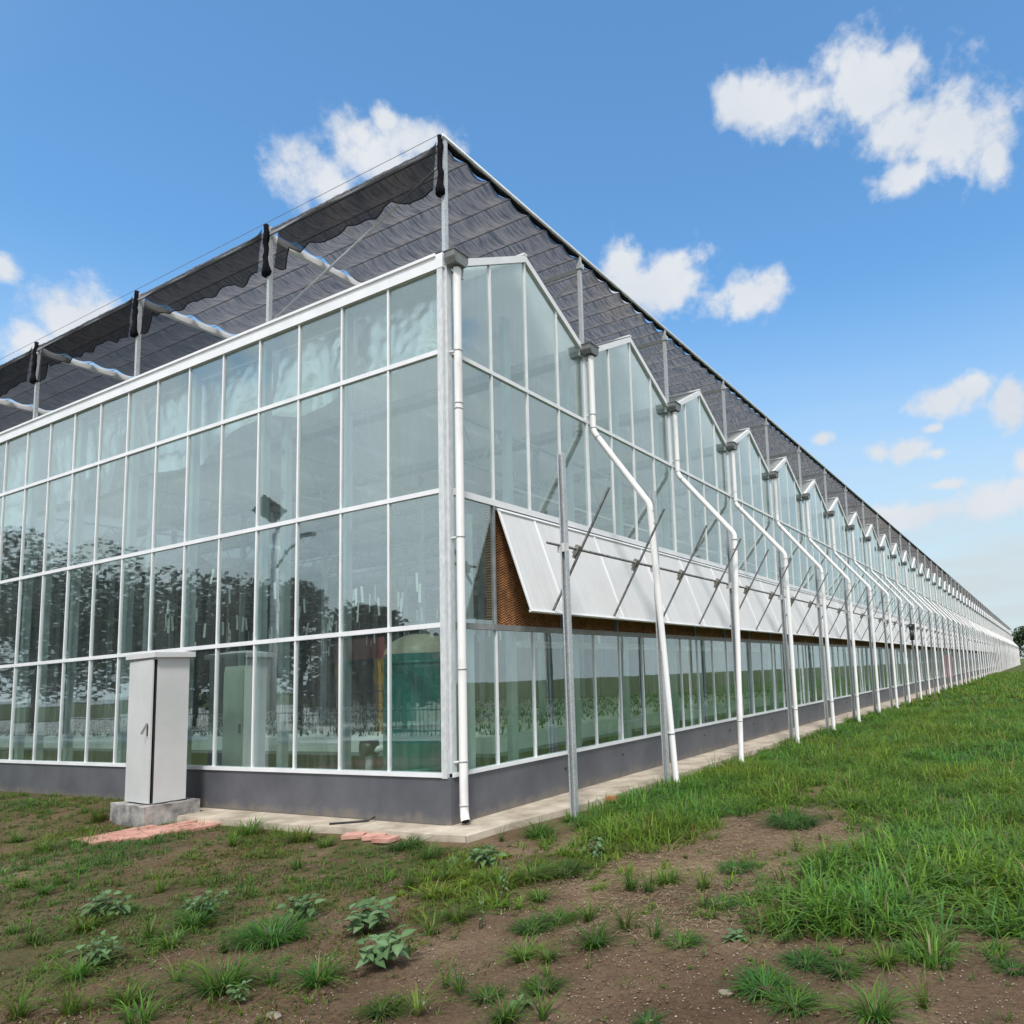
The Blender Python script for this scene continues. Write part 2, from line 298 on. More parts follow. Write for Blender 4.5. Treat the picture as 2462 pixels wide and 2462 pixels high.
def mat_glass(name, fac, tint, dirt, wav=.02, wscale=1.8):
    m, nt, N, L, out = new_mat(name)
    tr = N.new('ShaderNodeBsdfTransparent'); tr.inputs[0].default_value = (*tint, 1)
    gl = N.new('ShaderNodeBsdfGlossy'); gl.inputs['Roughness'].default_value = .012; gl.inputs[0].default_value = (.88, .985, .985, 1)
    df = N.new('ShaderNodeBsdfDiffuse'); df.inputs[0].default_value = (.55, .60, .58, 1)
    lw = N.new('ShaderNodeLayerWeight'); lw.inputs[0].default_value = .5
    pw = N.new('ShaderNodeMath'); pw.operation = 'POWER'; L.new(lw.outputs['Facing'], pw.inputs[0]); pw.inputs[1].default_value = 4
    f = N.new('ShaderNodeMath'); f.operation = 'MULTIPLY_ADD'; L.new(pw.outputs[0], f.inputs[0]); f.inputs[1].default_value = .75; f.use_clamp = True
    oi = N.new('ShaderNodeObjectInfo'); fv = N.new('ShaderNodeMapRange'); fv.inputs['To Min'].default_value = fac-.035; fv.inputs['To Max'].default_value = fac+.035; L.new(oi.outputs['Random'], fv.inputs['Value']); L.new(fv.outputs[0], f.inputs[2])
    bp = N.new('ShaderNodeBump'); bp.inputs['Strength'].default_value = 1; bp.inputs['Distance'].default_value = wav; L.new(noise(N, L, wscale, 2, .4, 'World'), bp.inputs['Height'])
    bp2 = N.new('ShaderNodeBump'); bp2.inputs['Strength'].default_value = 1; bp2.inputs['Distance'].default_value = wav*.30; L.new(noise(N, L, 11, 3, .5, 'World', (1, 1, .22)), bp2.inputs['Height']); L.new(bp.outputs[0], bp2.inputs['Normal'])
    L.new(bp2.outputs[0], gl.inputs['Normal'])
    mx = N.new('ShaderNodeMixShader'); L.new(f.outputs[0], mx.inputs[0]); L.new(tr.outputs[0], mx.inputs[1]); L.new(gl.outputs[0], mx.inputs[2])
    # dust and dried drip marks
    d1 = noise(N, L, 1.1, 6, .65, 'World', (1, 1, .35)); d2 = noise(N, L, 9, 4, .6, 'World', (1, 1, .12))
    mul = N.new('ShaderNodeMath'); mul.operation = 'MULTIPLY'; L.new(d1, mul.inputs[0]); L.new(d2, mul.inputs[1])
    mr = N.new('ShaderNodeMapRange'); mr.inputs['From Min'].default_value = .15; mr.inputs['From Max'].default_value = .45; mr.inputs['To Min'].default_value = dirt*.25; mr.inputs['To Max'].default_value = dirt*2.6; L.new(mul.outputs[0], mr.inputs['Value'])
    mx2 = N.new('ShaderNodeMixShader'); L.new(mr.outputs[0], mx2.inputs[0]); L.new(mx.outputs[0], mx2.inputs[1]); L.new(df.outputs[0], mx2.inputs[2])
    L.new(mx2.outputs[0], out.inputs[0]); return m
M['glass'] = mat_glass('greenhouse_glass', .18, (.90, .97, .955), .027, .0005)
M['glass_far'] = mat_glass('greenhouse_glass_far', .17, (.88, .94, .93), .12, .0006)
def mat_translucent(name, dcol, tcol, mixf, transp, rough_spec=.0, bump=None, pat=None, hue=None):
    m, nt, N, L, out = new_mat(name)
    df = N.new('ShaderNodeBsdfDiffuse'); tl = N.new('ShaderNodeBsdfTranslucent'); tp = N.new('ShaderNodeBsdfTransparent')
    n = noise(N, L, 1.6, 5, .6, 'World')
    L.new(ramp(N, L, n, [(.3, tuple(c*.85 for c in dcol)), (.7, tuple(min(1, c*1.12) for c in dcol))]), df.inputs[0])
    L.new(ramp(N, L, n, [(.3, tuple(c*.85 for c in tcol)), (.7, tuple(min(1, c*1.12) for c in tcol))]), tl.inputs[0])
    a = N.new('ShaderNodeMixShader'); a.inputs[0].default_value = mixf; L.new(df.outputs[0], a.inputs[1]); L.new(tl.outputs[0], a.inputs[2])
    if pat:      # dark streaks painted into the colour for wrinkle shading and doubled folds
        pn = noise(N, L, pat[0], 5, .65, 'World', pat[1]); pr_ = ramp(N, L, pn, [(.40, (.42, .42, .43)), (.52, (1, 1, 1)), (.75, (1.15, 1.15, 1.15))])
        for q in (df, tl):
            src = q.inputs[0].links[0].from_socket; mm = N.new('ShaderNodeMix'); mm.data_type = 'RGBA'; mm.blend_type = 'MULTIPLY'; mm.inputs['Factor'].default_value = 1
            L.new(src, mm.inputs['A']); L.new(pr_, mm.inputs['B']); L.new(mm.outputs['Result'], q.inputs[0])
    last = a.outputs[0]
    if rough_spec:
        g = N.new('ShaderNodeBsdfGlossy'); g.inputs['Roughness'].default_value = .3; fr = N.new('ShaderNodeLayerWeight'); fr.inputs[0].default_value = .25
        s = N.new('ShaderNodeMath'); s.operation = 'MULTIPLY'; s.inputs[1].default_value = rough_spec; L.new(fr.outputs[0], s.inputs[0])
        x = N.new('ShaderNodeMixShader'); L.new(s.outputs[0], x.inputs[0]); L.new(last, x.inputs[1]); L.new(g.outputs[0], x.inputs[2]); last = x.outputs[0]
    if transp:
        x = N.new('ShaderNodeMixShader'); x.inputs[0].default_value = transp; L.new(last, x.inputs[1]); L.new(tp.outputs[0], x.inputs[2]); last = x.outputs[0]
    L.new(last, out.inputs[0])
    if bump:
        bp = N.new('ShaderNodeBump'); bp.inputs['Strength'].default_value = 1; bp.inputs['Distance'].default_value = bump[1]
        L.new(noise(N, L, bump[0], 5, .6, 'World', bump[2] if len(bump) > 2 else None), bp.inputs['Height'])
        for q in (df, tl): L.new(bp.outputs[0], q.inputs['Normal'])
    return m
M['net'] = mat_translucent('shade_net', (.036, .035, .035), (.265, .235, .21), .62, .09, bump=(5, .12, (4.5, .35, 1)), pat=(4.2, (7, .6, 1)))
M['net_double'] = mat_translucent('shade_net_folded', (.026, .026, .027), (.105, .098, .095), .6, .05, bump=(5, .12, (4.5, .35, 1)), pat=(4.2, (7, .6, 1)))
M['curtain'] = mat_translucent('hanging_net', (.012, .012, .013), (.045, .043, .043), .55, .22, bump=(9, .06, (1, 1, .3)), pat=(5, (3, 3, .6)))
M['roofpanel'] = mat_translucent('roof_sheet', (.62, .65, .65), (.92, .96, .95), .6, .40)
M['film'] = mat_translucent('plastic_film', (.88, .95, .93), (.92, .97, .95), .38, .0, rough_spec=1.8, bump=(16, .05))
M['vent'] = None
def mat_vent():
    m, nt, N, L, out = new_mat('twin_wall_sheet'); b = N.new('ShaderNodeBsdfPrincipled'); L.new(b.outputs[0], out.inputs[0])
    n = noise(N, L, 2.0, 5, .6, 'World', (1, 1.2, 1)); n2 = noise(N, L, 1, 4, .6, 'World', (.6, 24, .6))
    mu = N.new('ShaderNodeMix'); mu.data_type = 'FLOAT'; mu.inputs['Factor'].default_value = .55; L.new(n, mu.inputs['A']); L.new(n2, mu.inputs['B'])
    L.new(ramp(N, L, mu.outputs['Result'], [(.25, (.52, .515, .51)), (.5, (.61, .61, .608)), (.75, (.68, .68, .68))]), b.inputs['Base Color'])
    b.inputs['Roughness'].default_value = .5
    bp = N.new('ShaderNodeBump'); bp.inputs['Strength'].default_value = .25; bp.inputs['Distance'].default_value = .004
    w = N.new('ShaderNodeTexWave'); w.bands_direction = 'Y'; w.inputs['Scale'].default_value = 25; g = N.new('ShaderNodeNewGeometry'); L.new(g.outputs['Position'], w.inputs['Vector']); L.new(w.outputs[0], bp.inputs['Height']); L.new(bp.outputs[0], b.inputs['Normal'])
    return m
M['vent'] = mat_vent()
def mat_pad():
    m, nt, N, L, out = new_mat('corrugated_cooling_pad'); b = N.new('ShaderNodeBsdfPrincipled'); L.new(b.outputs[0], out.inputs[0])
    g = N.new('ShaderNodeNewGeometry'); s = N.new('ShaderNodeSeparateXYZ'); L.new(g.outputs['Position'], s.inputs[0])
    def mt(op, a, b_=None, c=None):
        n = N.new('ShaderNodeMath'); n.operation = op
        for i, v in enumerate((a, b_, c)):
            if v is None: continue
            if isinstance(v, (int, float)): n.inputs[i].default_value = v
            else: L.new(v, n.inputs[i])
        return n.outputs[0]
    zig = mt('PINGPONG', s.outputs[1], .06)
    h = mt('ADD', s.outputs[2], mt('MULTIPLY', zig, .6))
    saw = mt('PINGPONG', h, .02)
    nz_ = noise(N, L, 9, 5, .6, 'World')
    v = mt('ADD', mt('MULTIPLY', saw, 42), mt('MULTIPLY', mt('SUBTRACT', nz_, .5), .9))
    L.new(ramp(N, L, v, [(.15, (.03, .012, .006)), (.4, (.34, .13, .05)), (.8, (.74, .36, .15))]), b.inputs['Base Color'])
    b.inputs['Roughness'].default_value = .8
    bp = N.new('ShaderNodeBump'); bp.inputs['Strength'].default_value = 1; bp.inputs['Distance'].default_value = .02; L.new(mt('MULTIPLY', saw, 42), bp.inputs['Height']); L.new(bp.outputs[0], b.inputs['Normal'])
    return m
M['pad'] = mat_pad()
def mat_leaf(name, tint=(1, 1, 1), trans=.45, rough=.5):
    m, nt, N, L, out = new_mat(name)
    at = N.new('ShaderNodeAttribute'); at.attribute_name = 'col'
    mx = N.new('ShaderNodeMix'); mx.data_type = 'RGBA'; mx.blend_type = 'MULTIPLY'; mx.inputs['Factor'].default_value = 1; L.new(at.outputs['Color'], mx.inputs['A']); mx.inputs['B'].default_value = (*tint, 1)
    b = N.new('ShaderNodeBsdfPrincipled'); b.inputs['Roughness'].default_value = rough; b.inputs['Specular IOR Level'].default_value = .3; L.new(mx.outputs['Result'], b.inputs['Base Color'])
    t = N.new('ShaderNodeBsdfTranslucent'); L.new(mx.outputs['Result'], t.inputs[0])
    x = N.new('ShaderNodeMixShader'); x.inputs[0].default_value = trans; L.new(b.outputs[0], x.inputs[1]); L.new(t.outputs[0], x.inputs[2]); L.new(x.outputs[0], out.inputs[0])
    return m
M['grass'] = mat_leaf('grass_blade'); M['leaf'] = mat_leaf('leaf', trans=.25)
def mat_soil():
    m, nt, N, L, out = new_mat('soil'); b = N.new('ShaderNodeBsdfPrincipled'); L.new(b.outputs[0], out.inputs[0]); b.inputs['Roughness'].default_value = .95; b.inputs['Specular IOR Level'].default_value = .1
    n1 = noise(N, L, .8, 7, .6, 'World'); n2 = noise(N, L, 28, 8, .75, 'World'); n3 = noise(N, L, 120, 4, .7, 'World')
    base = ramp(N, L, n1, [(.33, (.135, .087, .055)), (.55, (.225, .152, .098)), (.72, (.35, .255, .168))])
    spk = ramp(N, L, n3, [(.56, (0, 0, 0)), (.68, (1, 1, 1))])
    drk = ramp(N, L, n2, [(.33, (.48, .47, .46)), (.48, (.95, .95, .95)), (.66, (1.3, 1.27, 1.22))])
    mu = N.new('ShaderNodeMix'); mu.data_type = 'RGBA'; mu.blend_type = 'MULTIPLY'; mu.inputs['Factor'].default_value = 1; L.new(base, mu.inputs['A']); L.new(drk, mu.inputs['B'])
    sf = N.new('ShaderNodeMath'); sf.operation = 'MULTIPLY'; sf.inputs[1].default_value = .5; L.new(spk, sf.inputs[0])
    mx = N.new('ShaderNodeMix'); mx.data_type = 'RGBA'; L.new(sf.outputs[0], mx.inputs['Factor']); L.new(mu.outputs['Result'], mx.inputs['A']); mx.inputs['B'].default_value = (.40, .32, .23, 1)
    # short turf where the ground is far away (vertex colour holds cover)
    at = N.new('ShaderNodeAttribute'); at.attribute_name = 'col'
    gr = ramp(N, L, noise(N, L, 5, 6, .7, 'World'), [(.3, (.035, .065, .014)), (.7, (.09, .14, .035))])
    m3 = N.new('ShaderNodeMix'); m3.data_type = 'RGBA'; L.new(at.outputs['Fac'], m3.inputs['Factor']); L.new(mx.outputs['Result'], m3.inputs['A']); L.new(gr, m3.inputs['B'])
    L.new(m3.outputs['Result'], b.inputs['Base Color'])
    bp = N.new('ShaderNodeBump'); bp.inputs['Strength'].default_value = 1; bp.inputs['Distance'].default_value = .055; L.new(n2, bp.inputs['Height']); L.new(bp.outputs[0], b.inputs['Normal'])
    return m
M['soil'] = mat_soil()

# ------------------------------------------------------------------ ground
BARE = [[(3.1, 0.21), (2.98, 0.75), (2.97, 1.17), (3.21, 2.08), (3.59, 2.51), (4.33, 2.43), (4.6, 1.9), (5.05, 1.44), (5.24, 0.68), (5.08, 0.23), (4.89, 0.1), (4.77, -0.63), (4.78, -0.98), (4.73, -1.48), (4.69, -2.16), (4.39, -2.47), (3.65, -2.54), (2.78, -1.29), (2.59, -0.3)],
        [(5.93, 1.98), (6.13, 2.2), (6.43, 2.02), (6.44, 1.46), (6.09, 1.45)],
        [(3.43, 3.61), (3.4, 4.4), (3.64, 4.73), (3.57, 6.01), (3.83, 5.6), (3.95, 3.89), (4.15, 2.72), (3.91, 2.66)]]
CLUMP = [(4.78, -0.98), (4.83, -0.21), (5.12, 0.47), (5.77, 1.0), (6.61, 0.93), (8.5, 0.9), (9.5, -.5), (8.2, -1.7), (6.85, -1.55), (6.66, -1.58), (6.39, -1.57), (6.18, -1.8), (5.87, -1.8), (5.7, -1.87), (5.19, -1.97), (4.92, -2.08), (4.75, -1.62)]
MID = [(-0.88, -1.08), (-0.7, -0.74), (0.0, -0.55), (0.5, -0.5), (0.94, -0.8), (1.54, -1.01), (1.81, -0.28), (2.64, -0.28), (2.88, -1.01), (2.68, -1.46), (2.38, -1.61), (2.81, -2.17), (2.76, -2.43), (2.44, -2.77), (2.18, -2.77), (1.48, -2.21), (1.31, -2.7), (0.84, -2.97), (-0.03, -2.73), (-0.57, -1.98)]
UPPER = [(1.0, .9), (1.5, .9), (1.9, .35), (2.6, -.1), (3.0, .5), (2.95, 1.2), (3.2, 2.1), (3.6, 2.55), (4.3, 2.45), (4.6, 1.9), (5.05, 1.44), (5.3, .7), (6.6, .9), (9, .9), (14, 1.5), (30, 2), (30, 60), (1.0, 60)]
def inside(poly, x, y):
    c = np.zeros(x.shape, bool); n = len(poly)
    for i in range(n):
        x0, y0 = poly[i]; x1, y1 = poly[(i+1) % n]
        if y0 == y1: continue
        k = ((y0 > y) != (y1 > y)) & (x < (x1-x0)*(y-y0)/(y1-y0)+x0); c ^= k
    return c
def ground_z(x, y):
    x = np.asarray(x, float); y = np.asarray(y, float)
    z = -.10 + .05*(fbm(x*.5+9, y*.5+4, 3)-.45) + .035*(fbm(x*2.3, y*2.3+50, 3)-.45)
    d = np.maximum(np.maximum(x-.72, -(y+.48)), 0)            # distance out of the slab
    near = np.clip(1-d/.3, 0, 1)
    z = z*(1-near) + (-.085)*near
    z = z + .05*np.clip((x-2.2)/3, 0, 1)*np.clip((y+1)/4, 0, 1)
    lift = np.clip((-5.9-x)/1.2, 0, 1)*np.clip((y+1.9)/1.0, 0, 1); z = z*(1-lift) + (.03+.03*fbm(x*2, y*2, 3))*lift
    return np.where((x < .5) & (y > -.06), -.2, z)
def cover(x, y):
    """0..1 grass cover"""
    jx = x + .5*(fbm(x*1.7, y*1.7, 3)-.45); jy = y + .6*(fbm(x*1.7+40, y*1.7+9, 3)-.45)
    c = np.zeros(x.shape)
    up = inside(UPPER, jx, jy); c = np.where(up, 1.0, c)
    for p in BARE[1:]: c = np.where(inside(p, jx, jy), .12, c)
    c = np.where(inside(BARE[0], jx, jy), .03, c)
    c = np.where(inside(CLUMP, jx, jy), 1.0, c)
    md = inside(MID, jx, jy); c = np.where(md, np.clip((fbm(x*2.6+3, y*2.6, 3)-.27)*6, .08, 1), c)
    lf = (x < 1.0) & (y < -.6) & (y > -6) & ~md
    c = np.where(lf, np.maximum(c, np.clip((fbm(x*1.9+8, y*1.9+2, 4)-.26)*2.6, .12, .8)), c)
    sl = (x > .85) & (x < 1.5) & (y > -.2) & (y < 1.5); c = np.where(sl & ~up, .15, c)
    c = np.where((y > 60) | (x > 30) | (x < -40), 1, c)
    c = np.where(y < -7, np.clip((fbm(x*.7+8, y*.7+2, 3)-.2)*2, 0, 1), c)
    c = np.where((x < .9) & (y > -.6), np.where((x < -6.3) & (y < -.05), .5, 0), c)
    return c
def cover_soft(x, y):
    g = np.random.default_rng(3); t = 0
    for i in range(6): t = t + cover(x+g.normal()*.16, y+g.normal()*.22)
    t = t/6; return np.where((x < .9) & (y > -.6) & (x > -6.3), 0, t)
def build_ground():
    def sheet(xs, ys):
        X, Y = np.meshgrid(xs, ys, indexing='ij'); return X, Y
    # one sheet, fine near the camera and coarse to the horizon
    xs = np.unique(np.r_[-1200, -600, -300, -150, -90, -60, np.arange(-40, -12, 1.5), np.arange(-12, -2, .25), np.arange(-2, 8.5, .06), np.arange(8.5, 16, .4), np.arange(16, 40, 2), 60, 120, 300, 600, 1200])
    ys = np.unique(np.r_[-1200, -600, -300, -150, -80, np.arange(-50, -8, 2), np.arange(-8, -5.5, .25), np.arange(-5.5, 4, .06), np.arange(4, 14, .25), np.arange(14, 60, 1.), np.arange(60, 260, 8), 300, 450, 700, 1200, 2000])
    X, Y = sheet(xs, ys); Z = ground_z(X, Y) + .045*(fbm(X*8, Y*8, 3)-.45)*((X > .9) | (Y < -.6))
    v = np.stack([X, Y, Z], -1).reshape(-1, 3); nx, ny = X.shape
    idx = np.arange(nx*ny).reshape(nx, ny); f = np.stack([idx[:-1, :-1], idx[1:, :-1], idx[1:, 1:], idx[:-1, 1:]], -1).reshape(-1, 4)
    c = cover(X, Y).reshape(-1)*.75; c = np.where(np.hypot(X.ravel()-3, Y.ravel()) > 14, np.maximum(c, .8), c*.8)
    o = np_mesh('ground', v, f, M['soil'], True, np.stack([c]*3, 1)); kind(o, 'structure')
    # pale concrete apron round the wall foot, broken outer edge
    for nm, pts in (('apron', None),):
        n = 260; ysr = np.r_[np.linspace(-.46, 25, n), np.linspace(26, 216, 60)]
        mb = MB(); outer = []
        for y in ysr: outer.append((.66 + .26*min(1, max(0, (y+.5)/3)) + .05*(float(fbm(np.array(y*1.9), np.array(3.), 4))-.45)*2, y))
        x = .9
        xl = np.linspace(.64, -40, 240); front = [(q, -.46 - .14*min(1, max(0, (.6-q)/3)) - .07*(float(fbm(np.array(q*1.7), np.array(9.), 4))-.45)*2) for q in xl]
        poly = [(0.0, 216)] + outer[::-1] + front + [(-40, 0.0), (0.0, 0.0)]
        # build as quads: right strip and front strip
        vs = []; fs = []
        def strip(a, b_):
            n0 = len(vs)
            for (p, q) in zip(a, b_):
                vs.extend([(p[0], p[1], .0), (q[0], q[1], -.004), (q[0]+.01*(q[0] > .5), q[1]-.01*(q[1] < -.5), -.16)])
            for i in range(len(a)-1):
                k = n0+3*i; fs.extend([(k, k+3, k+4, k+1), (k+1, k+4, k+5, k+2)])
        strip([(-.05, o_[1] if o_[1] > 0 else -.05) for o_ in outer], outer)
        strip([(q[0] if q[0] < -.05 else -.05, -.05) for q in front], front)
        mb.v = vs; mb.f = fs
        a = mb.build('apron', M['slab'], None); kind(a, 'structure')
build_ground()

# ------------------------------------------------------------------ greenhouse
B = 3.44; NB = 62; OY = .07; PW = B/4; LEND = NB*B+OY
ZW, ZC, ZB, ZA, ZT, ZTOP, ZE, ZP = .62, 2.60, 4.44, 6.425, 7.647, 7.86, 7.80, 8.75
XE = -28.0; ND = 18           # bays built piece by piece
def Yg(n): return OY + B*n
GH = thing('greenhouse', 'long glass greenhouse with sawtooth gables, white frames and grey plinth wall', 'greenhouse')
# plinth wall
mb = MB(); mb.box(-.22, .03, -.03, LEND, -.2, ZW-.02); mb.box(XE, -.2202, -.03, .2, -.2, ZW-.02)
mb.build('base_wall', M['basewall'], GH)
mb = MB(); mb.box(-.10, .055, .0, LEND, ZW-.018, ZW+.03); mb.build('sill', M['frame'], GH)
mb = MB(); mb.box(XE, -.102, -.055, .08, ZW-.018, ZW+.035); mb.build('sill', M['frame'], GH)
# corner post (two galvanised angles)
mb = MB(); mb.box(-.115, -.02, -.045, .035, ZW-.03, ZTOP); mb.build('corner_post', M['galv_pale'], GH)
mb = MB(); mb.box(-.018, .03, .0, .085, ZW-.03, ZTOP-.02); mb.build('corner_post', M['galv_pale'], GH)
# left facade
NLP = 20; PX0 = -.11
vm = MB().box(-.018, .018, -.024, .02, ZW+.036, ZT-.002).mesh('mullion', M['frame'])
for i in range(1, NLP+8): link('mullion', vm, GH, (PX0-i, 0, 0))
for nm, z, h in (('rail', ZC, .065), ('rail', ZB, .065), ('rail', ZA, .065)):
    MB().box(XE, -.117, -.033, .042, z-h/2, z+h/2).build(nm, M['frame'], GH)
MB().box(XE, .0, -.05, .05, ZT, ZTOP).build('top_rail', M['frame'], GH)
MB().box(XE, -.125, -.075, -.0502, ZTOP-.03, ZTOP+.012).build('drip_edge', M['frame'], GH)
rows = [(ZW+.036, ZC-.034), (ZC+.034, ZB-.034), (ZB+.034, ZA-.034), (ZA+.034, ZT-.001)]
def pane_mesh(w, h): return MB().box(-w/2, w/2, -.003, .003, -h/2, h/2).mesh('pane', M['glass'])
def jit(o, s=.003): o.rotation_euler.rotate_axis('Z', rng.normal()*s); o.rotation_euler.rotate_axis('X', rng.normal()*s)
pm = [pane_mesh(1-.038, z1-z0) for z0, z1 in rows]
for r_, (z0, z1) in enumerate(rows):
    for i in range(NLP):
        o = link('pane', pm[r_], GH, (PX0-i-.5, 0, (z0+z1)/2)); jit(o)
mb = MB()
for (z0, z1) in rows:
    for i in range(NLP, 27): mb.box(PX0-i-.977, PX0-i-.023, -.003, .003, z0, z1)
kind(mb.build('pane', M['glass'], GH), 'stuff')
# right facade: gables
def slope_z(t): return ZE + (ZP-ZE)*(1-abs(t-.5)*2) - .13   # underside of the gable bar at fraction t of the bay
gb = MB(); half = B/2
for s in (-1, 1):
    d = .115
    y0, z0 = half-s*(half-.06), ZE+.03; y1, z1 = half, ZP
    gb.prism([(.045, y0, z0-d), (.045, y1, z1-d), (.045, y1, z1), (.045, y0, z0)] if s > 0 else [(.045, y0, z0), (.045, y1, z1), (.045, y1, z1-d), (.045, y0, z0-d)], (-.09, 0, 0))
gbm = gb.mesh('gable_bar', M['frame'])
um = {}
for j in (1, 2, 3):
    zt = ZE+.03 + (ZP-ZE-.03)*(1-abs(j/4-.5)*2) - .115 - (.0 if j == 2 else .002)
    um[j] = MB().box(-.025, .024, -.0165, .0165, ZB+.036, zt-.003).mesh('mullion', M['frame'])
um[0] = MB().box(-.04, .03, -.028, .028, ZB+.036, ZE-.03).mesh('mullion', M['frame'])
lm = MB().box(-.025, .024, -.015, .015, ZW+.031, ZC-.052).mesh('mullion', M['frame'])
lpm = MB().box(-.003, .003, -PW/2+.019, PW/2-.019, ZW+.031, ZC-.052).mesh('pane', M['glass'])
upm = MB().box(-.003, .003, -PW/2+.021, PW/2-.021, ZB+.036, ZA-.031).mesh('pane', M['glass'])
def gz(t): return ZE+.03 + (ZP-ZE-.03)*(1-abs(t-.5)*2) - .117
def gable_pane(j, m=None, y=0):
    a, b = j*PW+.021, (j+1)*PW-.021
    if j == 0: a = .065
    if j == 3: b = B-.065
    P = [(.003, a+y, ZA+.031), (.003, b+y, ZA+.031), (.003, b+y, gz(b/B)), (.003, a+y, gz(a/B))]
    return (m or MB()).prism(P, (-.006, 0, 0))
gpm = [gable_pane(j).mesh('pane', M['glass']) for j in range(4)]
rx = M['roofpanel']
def roof_mb(side, y=0, m=None):
    y0 = .16 if side == 0 else B-.16; m = m or MB()
    P = [(.02, y0+y, ZE+.0), (.02, half+y, ZP-.05), (XE, half+y, ZP-.05), (XE, y0+y, ZE+.0)]
    if side: P = P[::-1]
    return m.prism(P, (0, 0, .02))
rpm = [roof_mb(0).mesh('roof_panel', rx), roof_mb(1).mesh('roof_panel', rx)]
gut = MB()
gut.box(XE, .02, -.15, -.138, ZE-.16, ZE+.02); gut.box(XE, .02, .138, .15, ZE-.16, ZE+.02); gut.box(XE, .02, -.137, .137, ZE-.16, ZE-.148)
gutm = gut.mesh('gutter', M['galv'])
ge = MB(); ge.prism([(.05, -.14, ZE+.03), (.05, .14, ZE+.03), (.05, .14, ZE-.06), (.05, .10, ZE-.14), (.05, -.10, ZE-.14), (.05, -.14, ZE-.06)], (.19, 0, 0))
ge.box(.03, .255, -.15, .15, ZE+.031, ZE+.045)
gem = ge.mesh('gutter_box', M['gutter'])
ridge = MB().box(XE, .05, half-.04, half+.04, ZP+.003, ZP+.03).mesh('ridge_cap', M['frame'])
for n in range(ND):
    y = Yg(n)
    link('gable_bar', gbm, GH, (0, y, 0)); link('ridge_cap', ridge, GH, (0, y, 0))
    for s in (0, 1): link('roof_panel', rpm[s], GH, (0, y, 0))
    link('gutter', gutm, GH, (0, y if n else .21, 0)); link('gutter_box', gem, GH, (0, y, 0))
    for j in range(4):
        if n or j: link('mullion', um[j], GH, (0, y+j*PW, 0))
        if n or j: link('mullion', lm, GH, (0, y+j*PW, 0))
        jit(link('pane', gpm[j], GH, (0, y, 0)), .001)
        jit(link('pane', upm, GH, (0, y+(j+.5)*PW, 0)), .0016)
        jit(link('pane', lpm, GH, (0, y+(j+.5)*PW, 0)), .0016)
# the far bays, too small to pick apart
fm, fp, fr, fg, ff = MB(), MB(), MB(), MB(), MB()
for n in range(ND, NB):
    y = Yg(n)
    for tgt, src in ((fm, gbm), (fm, ridge), (fr, rpm[0]), (fr, rpm[1]), (fg, gutm), (fg, gem)):
        tgt.add([(v.co.x, v.co.y+y, v.co.z) for v in src.vertices], [tuple(p.vertices) for p in src.polygons])
    for j in range(4):
        for src in (um[j], lm): fm.add([(v.co.x, v.co.y+y+j*PW, v.co.z) for v in src.vertices], [tuple(p.vertices) for p in src.polygons])
        fp.add([(v.co.x, v.co.y+y, v.co.z) for v in gpm[j].vertices], [tuple(p.vertices) for p in gpm[j].polygons])
        for src in (upm, lpm): fp.add([(v.co.x, v.co.y+y+(j+.5)*PW, v.co.z) for v in src.vertices], [tuple(p.vertices) for p in src.polygons])
kind(fm.build('mullion', M['frame'], GH), 'stuff'); kind(fp.build('pane', M['glass_far'], GH), 'stuff'); kind(fr.build('roof_panel', rx, GH), 'stuff'); kind(fg.build('gutter', M['gutter'], GH), 'stuff')
# right rails
MB().box(-.045, .034, .086, LEND, ZA-.03, ZA+.03).build('rail', M['frame'], GH)
MB().box(-.045, .034, .086, LEND, ZB-.06, ZB+.035).build('rail', M['frame'], GH)
MB().box(-.045, .036, .086, LEND, ZC-.05, ZC+.03).build('rail', M['frame_grey'], GH)
MB().box(-.03, .05, PW+OY, LEND, ZB-.12, ZB-.085).build('hinge_rail', M['frame_grey'], GH)
o = link('pane', MB().box(-.003, .003, -PW/2+.021, PW/2-.021, ZC+.031, ZB-.061).mesh('pane', M['glass']), GH, (0, OY+PW/2, 0))
MB().box(-.04, .034, PW+OY-.03, PW+OY-.002, ZC+.031, ZB-.061).build('jamb', M['frame_grey'], GH)
MB().box(-.30, -.20, .60, .70, .6, ZB-.2).build('column', M['frame'], GH)
# cooling pads and the posts between them
PSTEP = B/2
padm = MB().box(-.20, -.06, .045, PSTEP-.045, ZC+.031, ZB-.062).mesh('cooling_pad', M['pad'])
ppm = MB(); ppm.box(-.06, .0, -.04, .015, ZC+.031, ZB-.062); ppm.box(-.10, -.062, -.13, -.042, ZC+.031, ZB-.062); pps = ppm.mesh('pad_post', M['frame_grey'])
far_pad, far_pp = MB(), MB(); y = PW+OY; i = 0
pads = []
while y < LEND-PSTEP:
    if i < 34:
        w = PSTEP
        link('cooling_pad', padm, GH, (0, y, 0)); link('pad_post', pps, GH, (0, y+PSTEP, 0))
    else:
        far_pad.box(-.20, -.06, y+.045, y+PSTEP-.045, ZC+.031, ZB-.062); far_pp.box(-.06, 0, y-.04, y+.015, ZC+.031, ZB-.062)
    y += PSTEP; i += 1
kind(far_pad.build('cooling_pad', M['pad'], GH), 'stuff'); kind(far_pp.build('pad_post', M['frame_grey'], GH), 'stuff')
